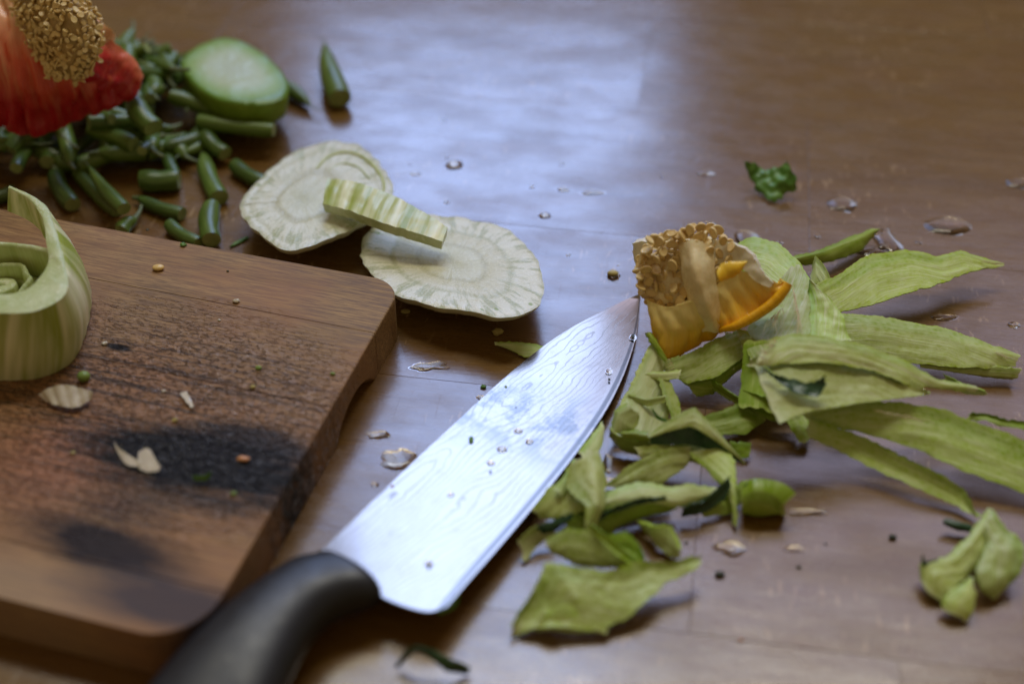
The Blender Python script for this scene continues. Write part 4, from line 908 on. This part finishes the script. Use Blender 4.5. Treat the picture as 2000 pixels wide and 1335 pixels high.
# ------------------------------------------------------------------ green beans
def bean_parts(L, r, bend, kind, seed):
    """bean end along +x; returns list of (partname, verts, faces, mat)"""
    n, seg = 16, 12; vs, uv, fs = [], [], []
    for i in range(n+1):
        t = i/n; x = (t-.5)*L; y = bend*(1-(2*t-1)**2)
        if kind == 'cut': rr_ = r*(1-.10*abs(2*t-1)**3)
        elif kind == 'tip': rr_ = r*(1-max(0, (t-.35)/.65)**1.7*.93)
        else: rr_ = r*(1-max(0, (t-.55)/.45)**2*.55)
        rr_ *= 1+.05*math.sin(t*9+seed)
        if i == 0 and kind != 'x': rr_ *= .97
        for j in range(seg): a = 2*PI*j/seg; vs.append((x, y+rr_*math.cos(a), rr_*.92*math.sin(a))); uv.append((t*L, j/seg*2))
    for i in range(n):
        for j in range(seg): j2 = (j+1) % seg; fs.append((i*seg+j, i*seg+j2, (i+1)*seg+j2, (i+1)*seg+j))
    fs.append(tuple(reversed(range(seg)))); fs.append(tuple(range(n*seg, n*seg+seg)))
    mi = [0]*(n*seg)+[1, 1 if kind == 'cut' else 0]
    return vs, fs, uv, mi
BM = {}
def bean_mesh(kind, L, r, bend, v):
    key = (kind, v, round(L, 1), round(r, 2))
    if key not in BM:
        vs, fs, uv, mi = bean_parts(L, r, bend, kind, v)
        me = bpy.data.meshes.new('green_bean'); me.from_pydata([(a*S, b*S, c*S) for a, b, c in vs], [], fs)
        me.materials.append(M_BEAN); me.materials.append(M_BEANCUT); me.polygons.foreach_set('material_index', mi)
        l = me.uv_layers.new(name='UVMap'); idx = np.zeros(len(me.loops), int); me.loops.foreach_get('vertex_index', idx)
        l.data.foreach_set('uv', np.array(uv)[idx].ravel()); me.polygons.foreach_set('use_smooth', [True]*len(me.polygons)); me.set_sharp_from_angle(angle=1.0)
        BM[key] = me
    return BM[key]
def stalk_mesh(L, r0, r1):
    key = ('st', round(L, 2))
    if key not in BM:
        vs, fs = [], []; k = 8; n = 8
        for i in range(n+1):
            t = i/n; rr_ = r0+(r1-r0)*t**.6; 
            if i == n: rr_ *= 1.25
            for j in range(k): a = 2*PI*j/k; vs.append(((t*L)*S, (.25*L*t*t+rr_*math.cos(a))*S, rr_*math.sin(a)*S))
        for i in range(n):
            for j in range(k): j2 = (j+1) % k; fs.append((i*k+j, i*k+j2, (i+1)*k+j2, (i+1)*k+j))
        fs.append(tuple(range(n*k, n*k+k)))
        me = bpy.data.meshes.new('stalk'); me.from_pydata(vs, [], fs); me.materials.append(M_STALK); me.polygons.foreach_set('use_smooth', [True]*len(me.polygons)); BM[key] = me
    return BM[key]
GB = 'trimmed green bean ends heaped under the red pepper core'
def bean(p0, p1, r, kind, label, bend=.12, v=0, group=GB, stalk=None):
    a, b = Vector(p0), Vector(p1); d = b-a; L = d.length; c = (a+b)/2
    o = bpy.data.objects.new('green_bean', bean_mesh(kind, L, r, bend, v)); COL.objects.link(o)
    q = d.normalized().to_track_quat('X', 'Z'); o.location = c*S; o.rotation_mode = 'QUATERNION'; o.rotation_quaternion = q
    tag(o, label, 'green bean', group)
    if stalk or kind == 'stem':
        s = bpy.data.objects.new('stalk', stalk_mesh(stalk or .8, r*.42, r*.2)); COL.objects.link(s); s.parent = o; s.location = (L*.49*S, 0, 0)
    elif kind == 'tip':
        s = bpy.data.objects.new('point', stalk_mesh(.7, r*.16, r*.07)); COL.objects.link(s); s.parent = o; s.location = (L*.48*S, 0, 0)
    return o
def B(x0, y0, x1, y1, rp_, kind, label, z0=None, z1=None, v=0, **k):
    q = at((x0+x1)/2, (y0+y1)/2, .4); sc_ = F_PX/(CAM-q).length; r = rp_/sc_
    z0 = r*.95 if z0 is None else z0; z1 = r*.95 if z1 is None else z1
    return bean(at(x0, y0, z0), at(x1, y1, z1), r, kind, label, v=v, **k)
B(535,254,388,236,15,'cut','longest bean end, lying level just below the round stalk slice',1.2,1.3)
B(350,350,274,352,22,'cut','stubby bean end, widest one left of the upright bean',v=1)
B(428,386,398,304,18,'stem','upright bean end between the stubby one and the fennel slice',v=1,stalk=.3)
B(518,358,458,322,16,'cut','short bean end closest to the two-heart fennel slice')
B(356,418,272,388,14,'stem','slim slanting bean end just above the board edge',stalk=.3)
B(388,474,330,438,14,'cut','bean end touching the far board edge, partly hidden by it')
B(413,468,413,402,20,'cut','bean end pointing straight at the board, right of the slanting one',v=2)
B(142,400,108,342,17,'cut','leftmost loose bean end below the heap')
B(228,412,150,332,14,'cut','left one of two parallel bean ends running towards the board')
B(242,408,172,322,14,'tip','right one of two parallel bean ends running towards the board',1.0,1.2)
B(238,452,262,428,15,'stem','pale bean tip with a grey stalk at the board edge',stalk=1.0)
B(300,250,262,200,20,'cut','glossy fat bean end at the right flank of the heap',2.4,2.9,v=2)
B(664,192,634,84,22,'tip','lone pointed bean end farthest right behind the fennel',.6,1.1,group='loose bean ends behind the fennel slices')
B(556,170,606,206,15,'tip','dark bean tip emerging behind the round stalk slice',.5,.4,group='loose bean ends behind the fennel slices')
B(440,300,400,262,16,'cut','bean end lying under the longest one',.6,.9,v=1)
B(30,372,-20,388,14,'cut','bean end at the left frame edge behind the fennel tail')
rb = random.Random(21)
hc = at(150, 235, 0)
def heap_h(x, y): # height of the heap in cm at world x,y
    dx, dy = (x-hc.x)/8.2, (y-hc.y)/5.6; d = math.hypot(dx, dy); return 2.9*max(0, 1-d*d)**.75
k = 0
while k < 215:
    x = hc.x+rb.uniform(-9.5, 7.6); y = hc.y+rb.uniform(-5.2, 5.4)
    h = heap_h(x, y)
    if h < .15: continue
    px_z = rb.uniform(.35, max(.4, h)) if rb.random() < .35 else max(.38, h)
    L = rb.uniform(1.3, 2.9); a = rb.uniform(0, 2*PI); r = rb.uniform(.28, .40); ti = rb.gauss(0, .22)
    kind = rb.choice(['cut', 'tip', 'stem', 'stem']); v = rb.randrange(3)
    Lq = round(L*2)/2
    c = Vector((x, y, px_z)); d = Vector((math.cos(a), math.sin(a), ti))*Lq/2
    p0, p1 = c-d, c+d
    for p in (p0, p1): p.z = max(p.z, .34)
    bean(p0, p1, round(r, 1) if r > .34 else .3, kind, 'dark green bean end in the tangled heap below the red pepper core', v=v, stalk=rb.choice([.5, .8, 1.1]) if kind == 'stem' else None)
    k += 1

# ------------------------------------------------------------------ knife
kn = empty('chef_knife', at(670, 1130, 0), 'large knife with a wavy patterned steel blade and black plastic handle', 'knife')
zb = lambda px, py: .12+1.15*max(0, (py-575)/615)**1.0
sp = [(605,1095),(660,1043),(730,976),(800,908),(880,834),(960,760),(1040,692),(1110,643),(1180,606),(1225,584),(1249,574)]
ed = [(872,1184),(915,1134),(965,1078),(1015,1020),(1060,966),(1110,904),(1155,844),(1192,786),(1222,722),(1243,652),(1251,576)]
th_ = [(605,1095),(648,1104),(700,1128),(745,1164),(800,1186),(840,1193),(872,1184)]
n, m = 90, 30
Sp = cr([np.array(at(x, y, zb(x, y)+.10)) for x, y in sp], n); Ed = cr([np.array(at(x, y, zb(x, y)-.02)) for x, y in ed], n)
Hl = cr([np.array(at(x, y, zb(x, y)+.05)) for x, y in th_], m)
vs, uv, un, vn = [], [], [], []
dirx = (Sp[-1]-Sp[0])/np.linalg.norm(Sp[-1]-Sp[0]); 
for i in range(n+1):
    for j in range(m+1):
        v_ = j/m; p = Sp[i]*(1-v_)+Ed[i]*v_
        f = max(0, 1-i/14)**2; hp = Hl[j]-(Sp[0]*(1-v_)+Ed[0]*v_); p = p+hp*f
        p = p+np.array([0, 0, .003*np.linalg.norm(Ed[i]-Sp[i])*math.sin(PI*min(1, v_/.9))])
        vs.append(p); un.append(i/n); vn.append(v_)
        d = p-Sp[0]; u_ = float(np.dot(d, dirx)); w_ = float(np.linalg.norm(d-dirx*u_)); uv.append((u_, w_))
V1 = np.array(vs); V2 = V1.copy()
for i in range(n+1):
    for j in range(m+1):
        v_ = j/m; tt = .22*(1-.5*i/n)*(1-v_)**.7+.012; V2[i*(m+1)+j][2] -= tt
N = len(V1); vs = np.vstack([V1, V2]); fs, mi = [], []
ix = lambda i, j: i*(m+1)+j
for i in range(n):
    for j in range(m): a, b, c, d = ix(i, j), ix(i, j+1), ix(i+1, j+1), ix(i+1, j); fs += [(a, b, c, d), (N+a, N+d, N+c, N+b)]; mi += [0, 1]
for i in range(n): fs += [(ix(i, 0), ix(i+1, 0), N+ix(i+1, 0), N+ix(i, 0)), (ix(i, m), N+ix(i, m), N+ix(i+1, m), ix(i+1, m))]; mi += [1, 1]
for j in range(m): fs += [(ix(0, j), N+ix(0, j), N+ix(0, j+1), ix(0, j+1)), (ix(n, j), ix(n, j+1), N+ix(n, j+1), N+ix(n, j))]; mi += [1, 1]
mk('blade', vs, fs, [steel_mat(), edge_mat()], kn, mi, np.vstack([uv, uv]), {'un': un*2, 'vn': vn*2}, sharp=40)
# handle: oval sections between its two outlines
LH = [(612,1092),(575,1100),(530,1128),(470,1172),(405,1226),(345,1284),(290,1345),(240,1410),(200,1480)]
RH = [(744,1163),(725,1175),(680,1186),(636,1212),(598,1262),(566,1325),(530,1400),(490,1480),(440,1560)]
n = 60; zc = 1.35
A_ = cr([np.array(at(x, y, zc)) for x, y in LH], n); B_ = cr([np.array(at(x, y, zc)) for x, y in RH], n)
vs, fs = [], []; seg = 36
for i in range(n+1):
    c = (A_[i]+B_[i])/2; h = (B_[i]-A_[i])/2; t = i/n
    hh = .78+.22*math.sin(PI*min(1, t*1.3)); 
    bulge = np.array([.35, .45, 0])*0
    for j in range(seg):
        a = 2*PI*j/seg; ca_, sa_ = math.cos(a), math.sin(a); e = .86
        vs.append(c+h*math.copysign(abs(ca_)**e, ca_)+np.array([0, 0, hh*math.copysign(abs(sa_)**e, sa_)]))
# rounded front that wraps the blade
front = []
for i in range(n):
    for j in range(seg): j2 = (j+1) % seg; fs.append((i*seg+j, (i+1)*seg+j, (i+1)*seg+j2, i*seg+j2))
base_i = len(vs); c0 = (A_[0]+B_[0])/2; h0 = (B_[0]-A_[0])/2; fd = np.array(at(690, 1108, zc))-c0; fd[2] = 0
prev = 0
for r in range(1, 7):
    f = r/6; s_ = math.cos(f*PI/2)
    for j in range(seg):
        p = vs[j]; vs.append(c0+(p-c0)*np.array([max(s_, .02)]*3)+fd*math.sin(f*PI/2)*1.0)
    cur = base_i+(r-1)*seg
    for j in range(seg): j2 = (j+1) % seg; fs.append((prev+j, prev+j2, cur+j2, cur+j))
    prev = cur
fs.append(tuple(range(prev, prev+seg))); fs.append(tuple(reversed(range(n*seg, n*seg+seg))))
mk('handle', vs, fs, handle_mat(), kn, sharp=70)

# ------------------------------------------------------------------ water drops
def drop(x, y, rx, ry, label, h=.09, z=0.0, irr=.12, group='water drops on the countertop', zb_=0.0):
    c = at(x, y, z); sx = F_PX/(CAM-c).length; sy = sx*((CAM.z-z)/(CAM-c).length)
    a, b = rx/sx, ry/sy; sd = random.uniform(0, 99); vs, fs = [], []; K, Rn = 60, 10
    vs.append((c.x, c.y, z+h))
    for r in range(1, Rn+1):
        f = r/Rn; zz = z+h*.95*(1-f**2.6)
        for j in range(K):
            t = 2*PI*j/K; w_ = 1+irr*(nz((math.cos(t)*1.1, math.sin(t)*1.1, sd), 1)*1.7+nz((math.cos(t)*2.2, math.sin(t)*2.2, sd), 1)*.5)*f
            vs.append((c.x+a*f*w_*math.cos(t), c.y+b*f*w_*math.sin(t), zz))
    k0 = 1+(Rn-1)*K
    for j in range(K): fs.append((0, 1+j, 1+(j+1) % K))
    for r in range(Rn-1):
        for j in range(K): j2 = (j+1) % K; fs.append((1+r*K+j, 1+(r+1)*K+j, 1+(r+1)*K+j2, 1+r*K+j2))
    bz = len(vs)
    for j in range(K): v_ = vs[k0+j]; vs.append((v_[0], v_[1], z+.002))
    for j in range(K): j2 = (j+1) % K; fs.append((k0+j, bz+j, bz+j2, k0+j2))
    fs.append(tuple(reversed(range(bz, bz+K))))
    o = mk('water_drop', vs, fs, M_WATER, sharp=80)
    return tag(o, label, 'water drop', group)
for a in [
 (1852,442,42,16,'largest oval water drop, right of the heap near the frame edge',.16,0,.08), (1644,399,28,14,'oval water drop below and right of the crumpled leaf scrap',.14,0,.08),
 (1730,470,24,22,'irregular drop at the tip of the long green stem sliver',.16,0,.3), (1695,487,26,10,'flat wet smear under the stem sliver tip',.08,0,.3),
 (1457,466,26,15,'curved drop directly behind the yellow pepper core',.13,0,.15), (1383,441,18,9,'small dark drop behind the pepper seeds',.1,0,.1),
 (887,323,18,10,'brown drop farthest left on the bright counter',.12,0,.1), (1064,421,13,7,'small drop above the oval fennel slice',.08,0,.1),
 (1158,377,22,5,'flat narrow drop above the pepper core, right one of a pair',.05,0,.15), (1101,371,14,4,'flat narrow drop, left one of a pair',.05,0,.15),
 (1379,339,18,6,'dark flat drop left of the crumpled leaf scrap',.07,0,.15), (811,340,13,4,'faint flat smear of water behind the fennel',.04,0,.1),
 (1198,540,14,9,'dark drop with a pointed tail left of the pepper seeds',.1,0,.3), (780,897,36,22,'biggest puddle with a horn, between board and blade',.10,0,.35),
 (737,849,23,8,'small elongated puddle near the board edge',.08,0,.25), (732,946,8,5,'tiny round drop beside the blade spine',.07,0,.05),
 (838,716,42,9,'long ragged smear of water below the oval fennel slice',.06,0,.35), (945,778,14,7,'little smear close to the blade spine',.05,0,.3),
 (1578,1000,36,8,'white glinting smear right of the half-round stalk end',.07,0,.3), (1424,1070,26,16,'pointed puddle under the hooked peeling',.12,0,.3),
 (1188,905,10,18,'wet patch between blade edge and the heap',.07,0,.3), (1190,940,12,8,'tiny puddle by the sloping peeling',.07,0,.2),
 (1548,1072,22,6,'dull brown smear on the front counter',.04,0,.3), (1843,620,24,7,'flat drop between the two upper peelings of the fan',.07,0,.2),
 (1980,635,12,6,'bright tiny drop at the right frame edge',.1,0,.1), (1800,765,10,7,'clear bead beside the triangular peeling tip',.16,0,.05),
 (1988,358,22,10,'yellowish drop at the upper right frame edge',.12,0,.1), (1240,1000,24,12,'glinting puddle below the plump stick',.05,0,.2),
 (1230,858+140,1,1,'',0,0,0)]:
    if a[4]: drop(*a)
TD = dict(zip(((866,235),(873,308),(873,395),(1098,320),(1039,365),(1295,345),(1110,498),(1523,475),(1597,462),(1794,473),(800,322),(1208,518)), (
 'tiny droplet farthest back on the bluish sheen', 'tiny droplet just behind the leftmost brown drop', 'tiny droplet just right of the ribbed fennel strip', 'tiny droplet alone in the middle of the bluish sheen',
 'tiny droplet left of the pair of flat narrow drops', 'tiny droplet left of the dark flat drop near the leaf scrap', 'tiny droplet right of the oval fennel slice', 'tiny droplet between pepper core and stem sliver',
 'tiny droplet just behind the long green stem sliver', 'tiny droplet left of the largest oval drop', 'tiny droplet behind the two-heart fennel slice', 'tiny droplet behind the dark tailed drop')))
for x, y, r in ((866,235,7),(873,308,5),(873,395,7),(1098,320,8),(1039,365,6),(1295,345,7),(1110,498,6),(1523,475,7),(1597,462,6),(1794,473,7),(800,322,4),(1208,518,4)):
    drop(x, y, r, r*.6, TD[(x, y)], .03, 0, .05, group='tiny droplets behind the fennel and pepper')
# drops on the blade
BD = ['water bead around the dark speck near the blade tip', 'water bead on the outer blade edge below the tip', 'water bead right of the leaf fleck on the blade', 'left bead of the group under the leaf fleck', 'right bead of the group under the leaf fleck',
 'lowest bead of the group under the leaf fleck', 'water bead near the spine in the lower half of the blade', 'water bead near the spine closest to the handle', 'water bead beside the dark speck near the heel', 'water bead left above the leaf fleck', 'water bead in the wavy lines of the upper blade', 'bead halfway between leaf fleck and handle']
for i, (x, y, r) in enumerate(((1236,659,8),(1190,724,7),(1012,842,9),(980,878,11),(1034,862,8),(958,905,8),(880,967,7),(735,996,7),(838,1100,8),(905,840,5),(1030,730,6),(815,966,7))):
    drop(x, y, r, r*.7, BD[i], .028, zb(x, y)+.055, .2, group='water beads on the blade')

# ------------------------------------------------------------------ small scraps and crumbs
def crumb(x, y, z, rx, ry, rz, mat, label, name='crumb', cat='crumb', group=None, ang=0.0, irr=.35):
    c = at(x, y, z); sd = random.uniform(0, 99); vs, fs = [], []; K, Rn = 12, 7
    for r in range(Rn+1):
        ph = PI*r/Rn
        for j in range(K):
            t = 2*PI*j/K; d = Vector((math.sin(ph)*math.cos(t), math.sin(ph)*math.sin(t), math.cos(ph)))
            w_ = 1+irr*nz(d, 1.6, sd)*1.4; qx, qy = rot2((d.x*rx*w_, d.y*ry*w_), ang); vs.append((c.x+qx, c.y+qy, c.z+rz*(1+d.z*w_)))
    for r in range(Rn):
        for j in range(K): j2 = (j+1) % K; fs.append((r*K+j, (r+1)*K+j, (r+1)*K+j2, r*K+j2))
    o = mk(name, vs, fs, mat, sharp=0); return tag(o, label, cat, group)
crumb(310,526,BZ,.24,.18,.10,M_SEED,'single cream seed on the far part of the cutting board','seed','seed',irr=.05)
crumb(165,742,BZ,.24,.22,.18,M_CRUMB,'round green pellet beside the onion bit on the board','pellet','crumb',irr=.05)
on = patch('onion_bit', [[(74,768,2.3),(105,755,2.55),(140,752,2.6),(180,765,2.4)],[(92,785,2.15),(120,793,2.2),(150,795,2.2),(178,780,2.15)]], [M_ONION, M_ONION], thick=.16, n=30, m=14, ribs=(4, .1), relief=.03, label='translucent white onion bit on the board below the fennel chunk', cat='onion piece')
patch('onion_bit', [[(222,862,2.12),(240,880,2.2),(270,900,2.2)],[(236,895,2.1),(250,908,2.1),(276,912,2.1)]], [M_ONION, M_ONION], thick=.03, n=20, m=8, relief=.03, label='glassy onion skin flake at the left of the big scorch mark', cat='onion piece')
patch('onion_bit', [[(270,880,2.16),(290,874,2.3),(312,912,2.15)],[(272,916,2.08),(290,922,2.08),(308,920,2.08)]], [M_ONION, M_ONION], thick=.03, n=20, m=8, relief=.03, label='white flake standing on the big scorch mark', cat='onion piece')
patch('onion_bit', [[(352,768,2.1),(362,780,2.12),(372,795,2.1)],[(364,764,2.1),(374,778,2.12),(380,792,2.1)]], [M_ONION, M_ONION], thick=.04, n=14, m=6, relief=.02, label='tiny white onion flake in the middle of the board', cat='onion piece')
patch('green_sprig', [[(378,928,2.2),(395,930,2.25),(410,922,2.35)],[(380,936,2.08),(398,938,2.1),(411,932,2.1)]], [M_LEAF, M_LEAF], thick=.04, n=16, m=6, label='bright green leaf bit on the lower scorch mark edge', cat='leaf scrap')
crumb(475,898,BZ,.22,.12,.07,M_CRUMBO,'orange seed-like crumb on the right of the scorch mark')
for x, y, r, m_, lb in ((505,720,.12,M_CRUMB,'green crumb in the middle right of the board'),(650,731,.09,M_CRUMB,'tiny green crumb near the right board edge'),(457,965,.10,M_CRUMB,'green crumb below the big scorch mark'),
    (495,757,.10,M_CRUMBY,'yellowish crumb under the green one on the board'),(342,822,.10,M_CRUMBY,'pale yellow crumb above the big scorch mark'),(358,480,.13,M_LEAF,'green leaf crumb at the far board edge'),
    (462,590,.13,M_ONION,'white grain near the first board seam'),(165,655,.07,M_CRUMBY,'tiny yellow crumb right of the fennel chunk'),(205,672,.11,M_ONION,'white grain beside the small black knot'),
    (445,530,.05,M_CRUMBD,'dark dot on the far board strip'),(288,450,.07,M_CRUMBD,'dark fleck at the far board edge'),(143,885,.08,M_CRUMBY,'ochre crumb on the reddish part of the board'),(428,626,.06,M_ONION,'tiny pale grain on the board strip seam'),(320,765,.08,M_ONION,'pale grain left of the white onion flake')):
    crumb(x, y, BZ, r, r*.75, r*.5, m_, lb)
crumb(972,652,0,.22,.16,.12,M_CRUMBY,'ragged yellow crumb beside the pale scrap under the blade')
crumb(792,610,0,.2,.14,.06,M_CRUMBY,'flat seed in the shadow of the oval fennel slice','seed','seed',irr=.05)
crumb(1197,538,0,.24,.16,.12,M_CRUMBY,'seed inside the dark drop left of the pepper','seed','seed',irr=.1)
crumb(468,474,0,.5,.10,.06,M_LEAF,'small dark sprig between board and two-heart slice','green_sprig','leaf scrap',ang=.8)
for x, y, r, m_, lb in ((920,861,.16,M_LEAF,'green leaf fleck in the middle of the blade'),(766,951,.10,M_CRUMBR,'reddish crumb on the blade spine'),(988,757,.09,M_CRUMB,'green speck on the blade spine side'),
    (1236,658,.12,M_CRUMBD,'dark speck near the blade tip'),(838,1105,.09,M_CRUMBD,'dark speck near the heel of the blade'),(958,922,.07,M_CRUMBD,'brown grain on the lower blade'),
    (1008,797,.05,M_CRUMBD,'minute dark grain below the whirl of the blade pattern'),(876,885,.05,M_CRUMBD,'minute grain left of the leaf fleck'),(1190,742,.08,M_CRUMBD,'dark speck on the outer blade half'),(960,778,.05,M_CRUMBD,'minute grain on the blade spine')):
    crumb(x, y, zb(x, y)+.05, r*.55, r, r*.35, m_, lb)
for x, y, r, m_, lb in ((944,757,.11,M_LEAF,'green fleck on the counter beside the blade spine'),(1744,1051,.14,M_CRUMBD,'dark crumb on the bare front counter left of the lobed offcut'),(1560,1108,.08,M_CRUMBD,'smaller dark crumb on the bare front counter'),
    (1405,1123,.16,M_CRUMBD,'slim dark splinter right of the front peeling'),(1447,1250,.08,M_CRUMBO,'orange crumb at the front edge of the picture'),(1980,690,.05,M_ONION,'white grain by the dimpled peeling tip'),
    (1340,1060,.06,M_CRUMBD,'dark grain beside the pointed puddle'),(1894,978,.06,M_CRUMBD,'dark grain at the tip of the long slim peeling'),(1612,1062,.05,M_CRUMBD,'dark grain on the front counter')):
    crumb(x, y, 0, r, r*.7, r*.5, m_, lb)
